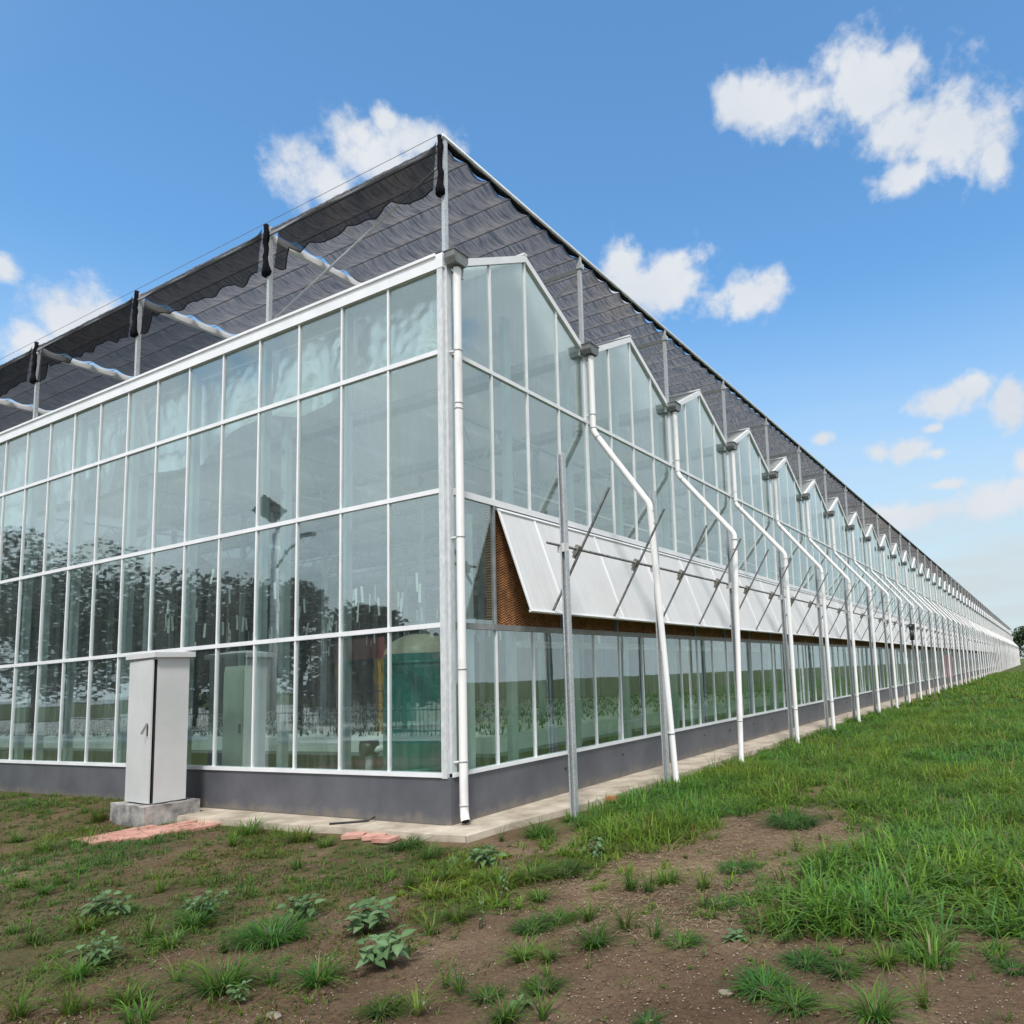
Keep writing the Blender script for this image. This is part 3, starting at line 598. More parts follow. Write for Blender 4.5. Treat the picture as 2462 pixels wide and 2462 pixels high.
# vent flaps: hinge below rail B, propped outwards
H0 = Vector((.035, 0, ZB-.105)); H1 = Vector((.60, 0, 2.80)); vd = (H1-H0).normalized(); vn = Vector((vd.z, 0, -vd.x)).normalized()
if vn.x < 0: vn = -vn
def vent_mesh(w):
    m = MB(); a = H0; b = H1
    m.prism([tuple(a+Vector((0, .004, 0))), tuple(b+Vector((0, .004, 0))), tuple(b+Vector((0, w-.004, 0))), tuple(a+Vector((0, w-.004, 0)))], tuple(vn*.012)); return m.mesh('vent_flap', M['vent'])
def vbar(w0=.035):
    m = MB(); a = H0+vn*.0125+Vector((0, -w0/2, 0)); b = H1+vn*.0125+Vector((0, -w0/2, 0))
    m.prism([tuple(a), tuple(b), tuple(b+Vector((0, w0, 0))), tuple(a+Vector((0, w0, 0)))], tuple(vn*.014)); return m.mesh('glazing_bar', M['frame'])
vbm = vbar(); vfull = vent_mesh(PSTEP); vhalf = vent_mesh(PW)
def edgebar(w): return MB().bar(H1+vn*.008+vd*.016, H1+vn*.008+vd*.016+Vector((0, w, 0)), .05, .032, tuple(vd)).mesh('edge_bar', M['frame'])
def topbar(w): return MB().bar(H0+vn*.02+vd*.02, H0+vn*.02+vd*.02+Vector((0, w, 0)), .035, .03, tuple(vd)).mesh('hinge_bar', M['frame'])
ef, eh, tf, th_ = edgebar(PSTEP), edgebar(PW), topbar(PSTEP), topbar(PW)
ys = PW+OY+.03
v0 = link('vent_flap', vhalf, GH, (0, ys, 0)); link('edge_bar', eh, v0); link('hinge_bar', th_, v0); link('glazing_bar', vbm, v0, (0, .02, 0))
ys += PW
far_v, far_b = MB(), MB()
for i in range(int((LEND-ys)/PSTEP)):
    if i < 34:
        v = link('vent_flap', vfull, GH, (0, ys, 0)); link('edge_bar', ef, v); link('hinge_bar', tf, v); link('glazing_bar', vbm, v, (0, 0, 0))
    else:
        far_v.add([(q.co.x, q.co.y+ys, q.co.z) for q in vfull.vertices], [tuple(p.vertices) for p in vfull.polygons])
        for s_ in (ef, vbm): far_b.add([(q.co.x, q.co.y+ys, q.co.z) for q in s_.vertices], [tuple(p.vertices) for p in s_.polygons])
    ys += PSTEP
kind(far_v.build('vent_flap', M['vent'], GH), 'stuff'); kind(far_b.build('glazing_bar', M['frame'], GH), 'stuff')
# drive shaft and push rods
SX, SZ = 1.085, 3.68
MB().tube([(SX, .76, SZ), (SX, LEND-3, SZ)], .022, 10).build('drive_shaft', M['rod'], GH, True)
prm = MB().bar((.60, 0, 2.79), (1.66, 0, 4.52), .028, .028, (0, 1, 0)).mesh('push_rod', M['rod'])
pin = MB(); c = Vector((SX-.005, 0, SZ-.01)); dr = Vector((1.06, 0, 1.73)).normalized()
pin.bar(c-dr*.07, c+dr*.07, .075, .10, (0, 1, 0)); pin.bar(c-dr*.13, c-dr*.07, .05, .05, (0, 1, 0)); pinm = pin.mesh('gear_housing', pbr('gear_casting', (.22, .20, .16), (.40, .38, .33), 15, .5, metal=.4))
far_r = MB(); y = 1.5; i = 0
while y < LEND-3:
    if i < 40:
        r_ = link('push_rod', prm, GH, (0, y, 0)); link('gear_housing', pinm, r_)
    else:
        for s_ in (prm, pinm): far_r.add([(q.co.x, q.co.y+y, q.co.z) for q in s_.vertices], [tuple(p.vertices) for p in s_.polygons])
    y += PSTEP; i += 1
kind(far_r.build('push_rod', M['rod'], GH), 'stuff')
# drainpipes
def pipe(n):
    y = Yg(n); r = .056; sub = n < 22
    if n == 0:
        px, py = .14, .09
        pts = [(px, py, ZE-.16), (px, py, .20), (px+.01, py-.005, .12), (px+.05, py-.03, .045)]
        o = MB().tube(pts, r, 16, cap=False).build('drainpipe', M['pvc'], GH, True)
        MB().tube([pts[-2], pts[-1]], .058, 16, cap=False).build('outlet', M['pvc'], o, True)
        MB().tube([(px+.049, py-.029, .047), (px+.05, py-.03, .0455)], [.05, .05], 16).build('outlet_mouth', M['gap'], o)
        rings = [(z, px, py) for z in (6.42, 5.66, 5.58, 3.78, 2.0, .80, .24)]; br = [(6.42, 0), (3.78, 0), (.80, 0)]
        for z, a, b in rings: MB().tube([(a, b, z-.012), (a, b, z+.012)], r+.005, 16).build('coupling', M['pvc_ring'], o, True)
        for z, _ in br: MB().tube([(px-.02, py, z), (-.02, .02, z-.02)], .016, 8).build('bracket', M['bracket'], o, True)
        return
    xk = 1.22 if n == 1 else 1.40 + rng.normal()*.015
    dy = {1: .50, 2: -.35, 3: .02, 4: .1}.get(n, rng.normal()*.06)
    yk = y + rng.normal()*.015; zk1 = 6.16+rng.normal()*.02; zk2 = 4.70+rng.normal()*.03
    A = [(.15, y, ZE-.165), (.15, y, zk1+.10), (.165, y, zk1+.03), (.20, y, zk1-.03)]
    C = [(xk-.08, yk, zk2+.10), (xk-.03, yk, zk2+.035), (xk-.005, yk, zk2-.03), (xk, yk, zk2-.10)]
    E_ = [(xk, yk+dy, .02), (xk+.04, yk+dy, -.05)]
    pts = A + C + E_
    o = MB().tube(pts, r, 14 if n < 12 else 8, cap=False).build('drainpipe', M['pvc'], GH, True)
    if sub:
        def at(z): t = (zk2-z)/zk2; return (xk, yk+dy*t, z)
        for z in (zk2-.12, zk2-.33, .80): MB().tube([at(z-.012), at(z+.012)], r+.006, 14).build('coupling', M['pvc_ring'], o, True)
        MB().tube([(.15, y, zk1+.09), (.15, y, zk1+.115)], r+.006, 14).build('coupling', M['pvc_ring'], o, True)
        MB().tube([(.15, y, zk1+.34), (.15, y, zk1+.36)], r+.006, 14).build('coupling', M['pvc_ring'], o, True)
        d = (Vector(C[0])-Vector(A[-1])).normalized(); q = Vector(A[-1])+d*.08
        MB().tube([q-d*.012, q+d*.012], r+.006, 14).build('coupling', M['pvc_ring'], o, True)
        MB().tube([(.10, y, zk1+.35), (-.01, y, zk1+.35)], .014, 8).build('bracket', M['bracket'], o, True)
        p = at(.80); MB().tube([p, (1.2, y+.36, .82)], .014, 8).build('bracket', M['bracket'], o, True)
        p = at(zk2-.33); MB().tube([p, (1.2, y+.34, zk2-.3)], .013, 8).build('bracket', M['bracket'], o, True)
for n in range(NB): pipe(n)
# columns, trusses and pipes inside
colm = MB().box(-.06, .06, -.06, .06, .0, ZE-.17).mesh('column', M['steel_in'])
for k in range(0, 8):
    for j in range(0, 9):
        link('column', colm, GH, (-.36-4*k if k == 0 else -4*k+.0, .42+2*B*j, 0))
fcm = MB().box(-.075, .075, .0, .10, ZW, ZT).mesh('column', M['steel_in'])
for i in range(1, 10): link('column', fcm, GH, (PX0-2*i-.14, .14, 0))
fcr = MB().box(-.10, .0, -.07, .07, .0, ZE-.1).mesh('column', M['steel_in'])
for i in range(1, 36): link('column', fcr, GH, (-.26, OY+PW*2*i-.14, 0))
def truss(x, L0, L1, z0, z1, along='y', y=0, step=.86):
    m = MB()
    P = (lambda t, z: (x, t, z)) if along == 'y' else (lambda t, z: (t, y, z))
    m.bar(P(L0, z0), P(L1, z0), .045, .045); m.bar(P(L0, z1), P(L1, z1), .045, .045)
    t = L0; u = True
    while t < L1-step:
        m.bar(P(t, z0 if u else z1), P(t+step/2, z1 if u else z0), .02, .02); t += step/2; u = not u
    m.build('roof_truss', M['truss'], GH)
for k in range(8): truss(-.45 if k == 0 else -4*k, .3, 60, 5.10, 5.80)
for j in range(1, 9): truss(0, XE, -.6, 5.15, 5.75, 'x', Yg(j*2)+.4, 1.0)
MB().tube([(-.6, 2.2, 2.40), (-.6, 60, 2.40)], .055, 10).build('water_pipe', M['pvc'], GH, True)
for z in (4.62, 4.95): MB().tube([(-.5, 1.9, z), (-.5, 60, z)], .022, 8).build('heating_pipe', M['frame'], GH, True)
MB().box(XE, -.23, .201, LEND, -.2, .02).build('floor', M['floor'], GH)
MB().box(XE-.1, XE, -.03, LEND, -.2, ZTOP+.6).build('back_wall', M['tarp'], GH)
MB().box(XE, 0, LEND+.001, LEND+.1, -.2, ZE).build('end_wall', M['tarp'], GH)
# small wall fixing holes / cable stubs along the plinth
for k in range(14):
    y = 2.55+3.44*.5*k+rng.normal()*.2
    MB().tube([(.028, y, .40+rng.normal()*.03), (.045, y+.01, .395)], .014, 6).build('wall_plug', M['black'], GH)

# ------------------------------------------------------------------ plastic film and cards inside
def film(top, poly_bottom, seed, label):
    xs = np.arange(poly_bottom[0][0], poly_bottom[-1][0]+.001, .06); bx = [p[0] for p in poly_bottom]; bz = [p[1] for p in poly_bottom]
    zb = np.interp(xs, bx, bz) + .05*(fbm(xs*4+seed, xs*0+seed, 3)-.45); nz = 36
    t = np.linspace(0, 1, nz); Xg = np.repeat(xs[:, None], nz, 1); Zg = top*(1-t)[None]+zb[:, None]*t[None]
    rid = np.abs(fbm(Xg*3.2+Zg*2.1+seed, Zg*3.0-Xg*1.2+seed, 3)-.45)
    Yg_ = .30 + .07*rid + .10*t[None]*np.sin(Xg*3.1+seed)+.16*(fbm(Xg*2.2+seed, Zg*1.3, 4)-.45)*(.3+t[None]) + .03*(fbm(Xg*11+seed*3, Zg*5, 3)-.45)
    v = np.stack([Xg, Yg_, Zg], -1).reshape(-1, 3); nx = len(xs); idx = np.arange(nx*nz).reshape(nx, nz)
    f = np.stack([idx[:-1, :-1], idx[1:, :-1], idx[1:, 1:], idx[:-1, 1:]], -1).reshape(-1, 4)
    o = np_mesh('plastic_sheet', v, f, M['film'], True); tag(o, label, 'plastic sheet', 'plastic sheets inside the front glass')
film(7.60, [(-2.2, 6.9), (-1.9, 6.6), (-1.4, 6.52), (-.9, 6.55), (-.2, 6.62)], 1, 'clear crumpled plastic sheet behind the top pane nearest the corner')
film(7.55, [(-4.05, 6.4), (-3.6, 6.3), (-3.0, 6.42), (-2.45, 6.52), (-2.3, 7.1)], 5, 'clear plastic sheet hanging behind the third and fourth top panes from the corner')
film(7.55, [(-8.35, 6.3), (-8.1, 6.1), (-7.5, 6.0), (-6.6, 6.0), (-5.5, 6.23), (-4.5, 6.6), (-4.3, 7.0)], 9, 'widest clear plastic sheet with sagging hem, above the grey cabinet')
film(7.55, [(-12.1, 6.35), (-11.8, 6.08), (-10.6, 5.95), (-9.5, 6.0), (-9.1, 6.4), (-8.7, 6.8)], 13, 'clear plastic sheet hanging behind the top panes left of the widest one')
film(7.55, [(-17.0, 5.7), (-15, 5.7), (-14, 5.7), (-12.9, 5.85), (-12.5, 6.3)], 17, 'clear plastic sheet at the left edge of the picture behind top panes')
cm = MB().box(-.02, .02, -.002, .002, -.15, .15).mesh('hanging_card', M['card'])
for i in range(190):
    yy = 1.0+rng.random()**1.6*16
    p = (-.9-rng.random()*(7+yy*1.1), yy, 3.3+.3*(yy/12)+rng.normal()*.34)
    o = link('hanging_card', cm, None, p); o.rotation_euler = (rng.normal()*.05, rng.normal()*.06, .5+rng.normal()*.5)
    tag(o, 'white strip card hanging in rows inside the greenhouse', 'card', 'white cards hung inside the greenhouse')

# ------------------------------------------------------------------ benches with seedlings, tank, valve, cabinet inside
def bench(k, x1):
    y0 = 2.0+2.3*k; x0 = XE+1
    lab = ['white planting bench with front edge nearest the front glass'] + ['white planting bench, %s row behind the front glass' % ORD[i] for i in range(1, 20)]
    t = thing('planting_bench', lab[k], 'bench', ((x0+x1)/2, y0+.8, 0), 0, 'planting benches inside the greenhouse'); w = (x1-x0)/2
    MB().box(-w, w, -.8, 1.25, .60, .66).build('bench_frame', M['truss'], t)
    n = int(2*w/1.0)
    bm = MB().box(-w/n+.006, w/n-.006, -.8, 1.25, .661, .92).mesh('foam_board', M['bench'])
    for i in range(n): link('foam_board', bm, t, (-w+(2*i+1)*w/n, 0, 0))
    lg = MB().box(-.025, .025, -.7, -.65, .02, .60); lg.box(-.025, .025, .65, .7, .02, .60); lgm = lg.mesh('leg', M['truss'])
    for i in range(0, n, 2): link('leg', lgm, t, (-w+(2*i+1)*w/n, 0, 0))
for k in range(8): bench(k, -1.0)
def blades(name, base, h, lean, width, col, mat, seg=3, curl=1.0, az=None, label=None):
    """arrays of blade bases -> one mesh of tapered bent strips"""
    n = len(base); az = rng.random(n)*2*np.pi if az is None else az
    d = np.stack([np.cos(az), np.sin(az), np.zeros(n)], 1); s = np.stack([-np.sin(az), np.cos(az), np.zeros(n)], 1)
    V = []; 
    tw = rng.normal(size=n)*.35
    for i in range(seg+1):
        t = i/seg
        out = lean*h*(t**1.0*.35 + .65*t**2.2); up = h*(t - .5*curl*np.clip(lean, 0, 1.6)*t**2.6*.75)
        c = base + d*out[:, None]; c = c.copy(); c[:, 2] += up
        w = width*(1-t**1.7)*.5 + .0002
        sd = s*np.cos(tw*t)[:, None] + d*np.sin(tw*t)[:, None]*.5
        if i < seg: V += [c - sd*w[:, None], c + sd*w[:, None]]
        else: V += [c]
    nv = 2*seg+1; v = np.stack(V, 1).reshape(-1, 3); b = np.arange(n)*nv
    f = []
    for i in range(seg-1):
        f += [np.stack([b+2*i, b+2*i+1, b+2*i+3], 1), np.stack([b+2*i, b+2*i+3, b+2*i+2], 1)]
    f += [np.stack([b+2*seg-2, b+2*seg-1, b+2*seg], 1)]
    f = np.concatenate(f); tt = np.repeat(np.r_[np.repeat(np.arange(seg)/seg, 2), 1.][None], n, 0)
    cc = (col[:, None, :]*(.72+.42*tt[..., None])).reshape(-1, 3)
    o = np_mesh(name, v, f, mat, False, cc); kind(o, 'stuff', label); return o
def seedlings():
    P = []
    for k in range(8):
        y0 = 2.0+2.3*k; n = 800 if k < 3 else 450
        P.append(np.c_[XE+1.2+rng.random(n)*(-1.0-XE-1.4), y0+.1+np.floor(rng.random(n)*7)/7*1.8+.1, np.full(n, .92)])
    P = np.concatenate(P); P = np.repeat(P, 3, 0); P[:, :2] += rng.normal(size=(len(P), 2))*.02
    n = len(P); blades('seedlings', P, .10+rng.random(n)*.13, rng.random(n)*1.4+.2, .010+rng.random(n)*.02, np.stack([.02+rng.random(n)*.02, .05+rng.random(n)*.05, .02+rng.random(n)*.015], 1), M['leaf'], 3, 1.2, label='rows of dark seedlings on the white benches inside')
seedlings()
t = thing('water_tank', 'tall dark green filter tank standing inside the glass corner', 'tank', (-1.42, .86, .02))
MB().lathe([(.0, .08), (.44, .08), (.51, .16), (.53, .3), (.53, 2.22), (.525, 2.26)], n=32).build('tank_body', M['tank'], t, True)
MB().lathe([(.524, 2.261), (.50, 2.34), (.42, 2.44), (.28, 2.52), (.14, 2.56), (0, 2.57)], n=32).build('dome', M['tank_top'], t, True)
for a in (.5, 2.6, 4.7): MB().box(.36*math.cos(a)-.03, .36*math.cos(a)+.03, .36*math.sin(a)-.03, .36*math.sin(a)+.03, 0, .12).build('leg', M['black'], t)
for z in (.55, 1.2, 2.1): MB().lathe([(.53, z), (.542, z+.01), (.542, z+.04), (.53, z+.05)], n=32).build('band', M['tank'], t, True)
MB().tube([(-.75, -.3, 0), (-.75, -.3, .75), (-.72, -.3, .85), (-.5, -.2, .88)], .06, 12).build('side_pipe', M['pvc'], t, True)
MB().tube([(-.80, -.42, .88), (-.68, -.2, .88)], .12, 16).build('flange', M['black'], t, True)
t = thing('gate_valve', 'dark handwheel valve with red flanges inside the corner glass', 'valve', (-.62, .62, .0))
MB().lathe([(.06, .02), (.06, .3), (.10, .34), (.10, .5), (.05, .56), (.03, .8), (.03, .92)], n=14).build('valve_body', M['black'], t, True)
wh = MB(); 
pts = [(.13*math.cos(a), .13*math.sin(a), .93) for a in np.linspace(0, 2*math.pi, 17)]; wh.tube(pts, .016, 8); wh.bar((-.13, 0, .93), (.13, 0, .93), .02, .015); wh.bar((0, -.13, .93), (0, .13, .93), .02, .015); wh.build('handwheel', M['black'], t, True)
for s in (-1, 1): MB().tube([(s*.13, 0, .42), (s*.18, 0, .42)], .11, 14).build('flange', M['red'], t, True)
for s in (-1, 1): MB().tube([(s*.18, 0, .42), (s*.42, 0, .42)], .06, 12).build('pipe_stub', M['black'], t, True)
t = thing('control_cabinet', 'pale green control cabinet standing inside behind the lower glass', 'cabinet', (-5.9, 1.0, .02))
MB().box(-.30, .30, -.2, .2, .0, 2.28).build('cabinet_body', M['cab_in'], t); MB().box(-.285, .285, -.225, -.202, .08, 2.2).build('door', M['cab_in'], t)
MB().box(.2, .24, -.245, -.226, 1.1, 1.25).build('handle', M['black'], t)

# ------------------------------------------------------------------ shade canopy on the roof
SH = thing('shade_canopy', 'black shade net canopy on thin steel posts above the greenhouse roof', 'canopy', (0, 0, ZTOP))
ZT2 = 9.66
def rel(o): o.location = (0, 0, -ZTOP); return o
pst = MB().box(-.032, .032, -.032, .032, ZE-.1, ZT2-.04).mesh('post', M['galv'])
for n in range(NB):
    o = link('post', pst, SH, (-.01, Yg(n)-.03 if n else .02, -ZTOP))
pfl = MB().box(-.032, .032, -.032, .032, ZTOP+.001, ZT2-.02).mesh('post', M['galv'])
for k in range(1, 7): link('post', pfl, SH, (-4*k+.04, .03, -ZTOP))
rel(MB().tube([(0, -.04, ZT2-.01), (0, LEND, ZT2-.01)], .038, 10).build('edge_tube', M['galv'], SH, True))
for k in range(1, 7):
    rel(MB().box(-4*k-.045, -4*k+.045, -.02, LEND, ZT2-.24, ZT2-.12).build('beam', M['frame'], SH))
rel(MB().bar((0, .0, ZT2-.17), (XE, .0, ZT2-.17), .03, .04).build('front_wire_bar', M['frame_grey'], SH))
cbm = MB(); cbm.bar((-.03, 0, ZT2-.25), (XE, 0, ZT2-.25), .05, .07); cb = cbm.mesh('cross_beam', M['galv'])
brm = MB().bar((-.03, 0, ZT2-.34), (-1.9, 0, ZE+.55), .022, .022).mesh('brace', M['galv'])
clm = MB().box(-.06, .06, -.05, .05, ZT2-.30, ZT2-.20).mesh('clamp', M['galv'])
for n in range(1, 40):
    link('cross_beam', cb, SH, (0, Yg(n)+.05, -ZTOP)); link('brace', brm, SH, (0, Yg(n)+.05, -ZTOP)); link('clamp', clm, SH, (0, Yg(n)-.03, -ZTOP))
rel(MB().tube([(-3.93, .05, ZTOP+.09), (-.06, .05, 9.31)], .018, 8).build('brace', M['galv'], SH, True))
WS = B/7
def net(k, y0, y1, dx, dy, name='net'):
    xa, xb = (-.005 if k == 0 else -4*k-.07), -4*(k+1)+.07
    xs = np.linspace(xa, xb, int((xa-xb)/dx)+1); ys_ = np.linspace(y0, y1, int((y1-y0)/dy)+1)
    X, Y = np.meshgrid(xs, ys_, indexing='ij')
    ph = np.abs(np.sin(np.pi*(Y-.02)/WS))
    edge = np.exp(-np.abs(X-xa)/.18)+np.exp(-np.abs(X-xb)/.18)
    X2 = X - (xa+xb-2*X > 0)*0; X2 = X + np.where(X > (xa+xb)/2, -1, 1)*edge*.035*ph
    fold = (fbm(X*6.5+k*13+.5*fbm(Y*1.1, X*.6, 2), Y*.55+.3*X, 3)-.45)
    fold2 = np.sin(X*27+4*fbm(X*1.2, Y*.9, 2)*3+k)*.5+.5
    Z = ZT2-.052 - .08*ph*(.7+.6*fbm(X*1.3, Y*1.1, 2)) + .085*fold*(.35+.65*ph) - .016*fold2*(.4+.6*ph)*(.3+1.4*fbm(X*.7, Y*.7, 2)) - edge*.02*ph
    v = np.stack([X2, Y, Z], -1).reshape(-1, 3); nx, ny = X.shape; idx = np.arange(nx*ny).reshape(nx, ny)
    f = np.stack([idx[:-1, :-1], idx[1:, :-1], idx[1:, 1:], idx[:-1, 1:]], -1).reshape(-1, 4)
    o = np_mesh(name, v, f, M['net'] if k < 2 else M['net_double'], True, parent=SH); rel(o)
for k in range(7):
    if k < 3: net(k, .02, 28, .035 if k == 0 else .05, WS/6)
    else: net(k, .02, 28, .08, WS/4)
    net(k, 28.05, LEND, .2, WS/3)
wm = MB()
for i in range(0, 7*30): wm.box(XE, .0, .02+i*WS-.006, .02+i*WS+.006, ZT2-.078, ZT2-.068)
o = rel(wm.build('support_wire', M['rod'], SH)); kind(o, 'stuff')
PROF = [(-3.66, 8.82), (-3.52, 8.72), (-3.38, 8.70), (-3.31, 8.84), (-3.28, 9.02), (-3.05, 8.88), (-2.8, 8.96), (-2.4, 8.84), (-1.9, 8.92), (-1.3, 8.83), (-.95, 8.98), (-.55, 8.80), (-.1, 8.86)]
def valance(k):
    x0, x1 = -4*k-3.66, -4*k-.1; xs = np.arange(x0, x1+.01, .04); nz = 16
    sh = rng.normal(size=len(PROF))*.05*(k > 0)
    zb = np.interp(xs+4*k, [p[0] for p in PROF], [p[1]+s-(.10 if k else .04) for p, s in zip(PROF, sh)]) + .03*np.abs(np.sin(xs*7))*(k > 0)
    zt = ZT2-.17 + .13*np.exp((xs-x1)/.12) - .05*np.exp(-(xs-x0)/.25)+.015*np.sin(xs*4.1)
    t = np.linspace(0, 1, nz); X = np.repeat(xs[:, None], nz, 1); Z = zt[:, None]*(1-t)+zb[:, None]*t
    Y = -.035 - .06*t[None]*(.6+.8*fbm(X*1.5+k*9, Z*0, 3)) + .05*(fbm(X*5+k*5, Z*1.2, 3)-.45)*(.3+t[None]) + .03*np.sin(X*14+k)*(t[None]**.7)*.5
    v = np.stack([X, Y, Z], -1).reshape(-1, 3); nx = len(xs); idx = np.arange(nx*nz).reshape(nx, nz)
    f = np.stack([idx[:-1, :-1], idx[1:, :-1], idx[1:, 1:], idx[:-1, 1:]], -1).reshape(-1, 4)
    o = rel(np_mesh('valance', v, f, M['curtain'], True, parent=SH))
    hm = MB(); q = [(x_, -.04-.06*1*(.6+.8*.45), z_) for x_, z_ in zip(xs, zb)]
    q = [tuple(v[i*nz+nz-1]) for i in range(nx)]
    hm.tube(q, .009, 5); hm.build('hem', M['rope'], o, True)
hp = []
for i in range(0, 520):
    y_ = .02+i*WS/4; hp.append((-.012-.02*abs(math.sin(math.pi*i/4))+.006*rng.normal(), y_, ZT2-.052-.03*abs(math.sin(math.pi*i/4))+.005*rng.normal()))
rel(MB().tube(hp, [.022+.020*abs(math.sin(math.pi*i/4)) for i in range(len(hp))], 6).build('net_hem', M['rope'], SH, True))
for k in range(6): valance(k)
def wrap(k):
    x, y = (-.01, .0) if k == 0 else (-4*k+.04, .01)
    zs = np.linspace(ZT2+.01, 8.76, 12); r_ = [(.034 if k == 0 else .038)+.016*rng.random()+.028*(i > 9) for i in range(12)]
    pts = [(x-.03+.012*rng.normal(), y-.03+.01*rng.normal(), z) for z in zs]; pts[-1] = (x-.03, y-.03, 8.75)
    rel(MB().tube(pts, r_, 9).build('net_bundle', M['rope'], SH, True))
for k in range(6): wrap(k)
rel(MB().tube([(.0, -.12, ZT2-.06), (XE, -.12, ZT2-.06)], .004, 5).build('guy_wire', M['rod'], SH))

# ------------------------------------------------------------------ steel posts in the grass
def post_mesh(h):
    w, d, t, lip = .092, .075, .006, .022; m = MB()      # C channel, open side towards -Y
    m.box(-w/2, w/2, d/2-t, d/2, 0, h); m.box(-w/2, -w/2+t, -d/2, d/2-t-.0005, 0, h); m.box(w/2-t, w/2, -d/2, d/2-t-.0005, 0, h)
    m.box(-w/2+t+.0005, -w/2+lip, -d/2, -d/2+t, 0, h); m.box(w/2-lip, w/2-t-.0005, -d/2, -d/2+t, 0, h); return m.mesh('channel', M['galv'])
pmh = post_mesh(5.12)
clampm = MB().box(-.10, .05, -.03, .03, 3.70, 3.82).mesh('shaft_bracket', M['bracket'])
for n in range(0, NB):
    y = 1.1 if n == 0 else Yg(n)+.32
    if n == 0: lab = 'galvanised channel post in bare soil, nearest to the greenhouse corner'
    elif n < 20: lab = 'galvanised channel post in the grass, %s from the greenhouse corner' % ORD[n]
    else: lab = 'distant galvanised post beyond the twentieth along the long wall'
    t = thing('steel_post', lab, 'post', (1.165, y, -.12), rng.normal()*.05, 'galvanised posts along the long wall')
    t.rotation_euler[1] = rng.normal()*.006; t.rotation_euler[0] = rng.normal()*.007
    link('channel', pmh, t); link('shaft_bracket', clampm, t)
t = thing('vent_motor', 'black geared motor mounted on a far post at vent level', 'motor', (1.25, 30.85, 3.35))
MB().tube([(-.0, 0, -.42), (0, 0, .12)], .11, 14).build('motor_body', M['black'], t, True); MB().box(-.12, .16, -.12, .12, .121, .38).build('gearbox', M['black'], t)
for a in range(2): MB().tube([(0, (-.2, .121)[a], .28), (0, (-.121, .2)[a], .28)], .05, 10).build('shaft_coupling', M['rod'], t, True)
tag(MB().box(.05, .07, 53, 60, .5, 2.3).build('pink_banner', M['pinkbanner']), 'pinkish sheet on the far lower glass behind the pipes', 'banner')

# ------------------------------------------------------------------ grey electrical cabinet on its plinth
th = R(5)
t = thing('electrical_cabinet', 'tall light grey metal electrical cabinet on a concrete block', 'cabinet', (-5.12, -.92, .20), -th)
# local: corner at origin, front (door) along -X at y=0, side along +Y at x=0
w, d, h = .86, .47, 2.22
MB().box(-w, 0, .02, d, .02, h).build('cabinet_body', M['cab'], t)
MB().box(-w+.05, -.05, .04, d-.04, 0, .02).build('base_frame', M['cab'], t)
MB().box(-w+.02, -.012, .006, .0195, .03, h-.03).build('door_gap', M['gap'], t)
dm = MB(); dm.box(0, w-.035, -.022, 0, .02, h-.035); do = dm.build('door', M['cab'], t); do.location = (-w+.004, .0, 0); do.rotation_euler = (0, 0, R(-1.1))
hd = MB().box(w-.16, w-.085, -.028, -.0222, 1.0, 1.24).build('handle_plate', M['cab'], do)
MB().box(w-.145, w-.10, -.030, -.0282, 1.02, 1.20).build('handle_recess', M['gap'], do)
MB().bar((w-.122, -.032, 1.22), (w-.15, -.10, 1.06), .035, .014, (1, 0, 0)).build('handle', M['chrome'], do)
cap = MB(); o_ = .07
P0 = [(-w-o_, -.055), (o_, -.055), (o_, d+.05), (-w-o_, d+.05)]
ctr = [(-w/2-.2, d/2-.03), (-w/2+.2, d/2-.03), (-w/2+.2, d/2+.03), (-w/2-.2, d/2+.03)]
vs = [(x, y, h) for x, y in P0]+[(x, y, h+.075) for x, y in P0]+[(x, y, h+.13) for x, y in ctr]
cap.add(vs, [(3, 2, 1, 0)]+[(i, (i+1) % 4, 4+(i+1) % 4, 4+i) for i in range(4)]+[(4+i, 4+(i+1) % 4, 8+(i+1) % 4, 8+i) for i in range(4)]+[(8, 9, 10, 11)]); cap.build('cap', M['cab'], t)
def rough_block(name, x0, x1, y0, y1, z0, z1, mat, amp=.012):
    bm = MB(); n = 10
    import bmesh
    m = bmesh.new(); bmesh.ops.create_cube(m, size=1)
    bmesh.ops.subdivide_edges(m, edges=m.edges[:], cuts=9, use_grid_fill=True)
    for v in m.verts:
        v.co = Vector((x0+(v.co.x+.5)*(x1-x0), y0+(v.co.y+.5)*(y1-y0), z0+(v.co.z+.5)*(z1-z0)))
        v.co += Vector([(float(fbm(np.array(v.co.x*7+i*11+v.co.z*3), np.array(v.co.y*7+i*5), 3))-.45)*amp*3 for i in range(3)])
    me = bpy.data.meshes.new(name); m.to_mesh(me); m.free(); me.materials.append(mat); return link(name, me)
o = rough_block('concrete_block', -1.02, .14, -.15, .62, -.36, .0, M['plinth']); o.location = (-5.12, -.92, .20); o.rotation_euler = (0, 0, -th)
tag(o, 'chipped grey concrete block under the electrical cabinet', 'concrete block')
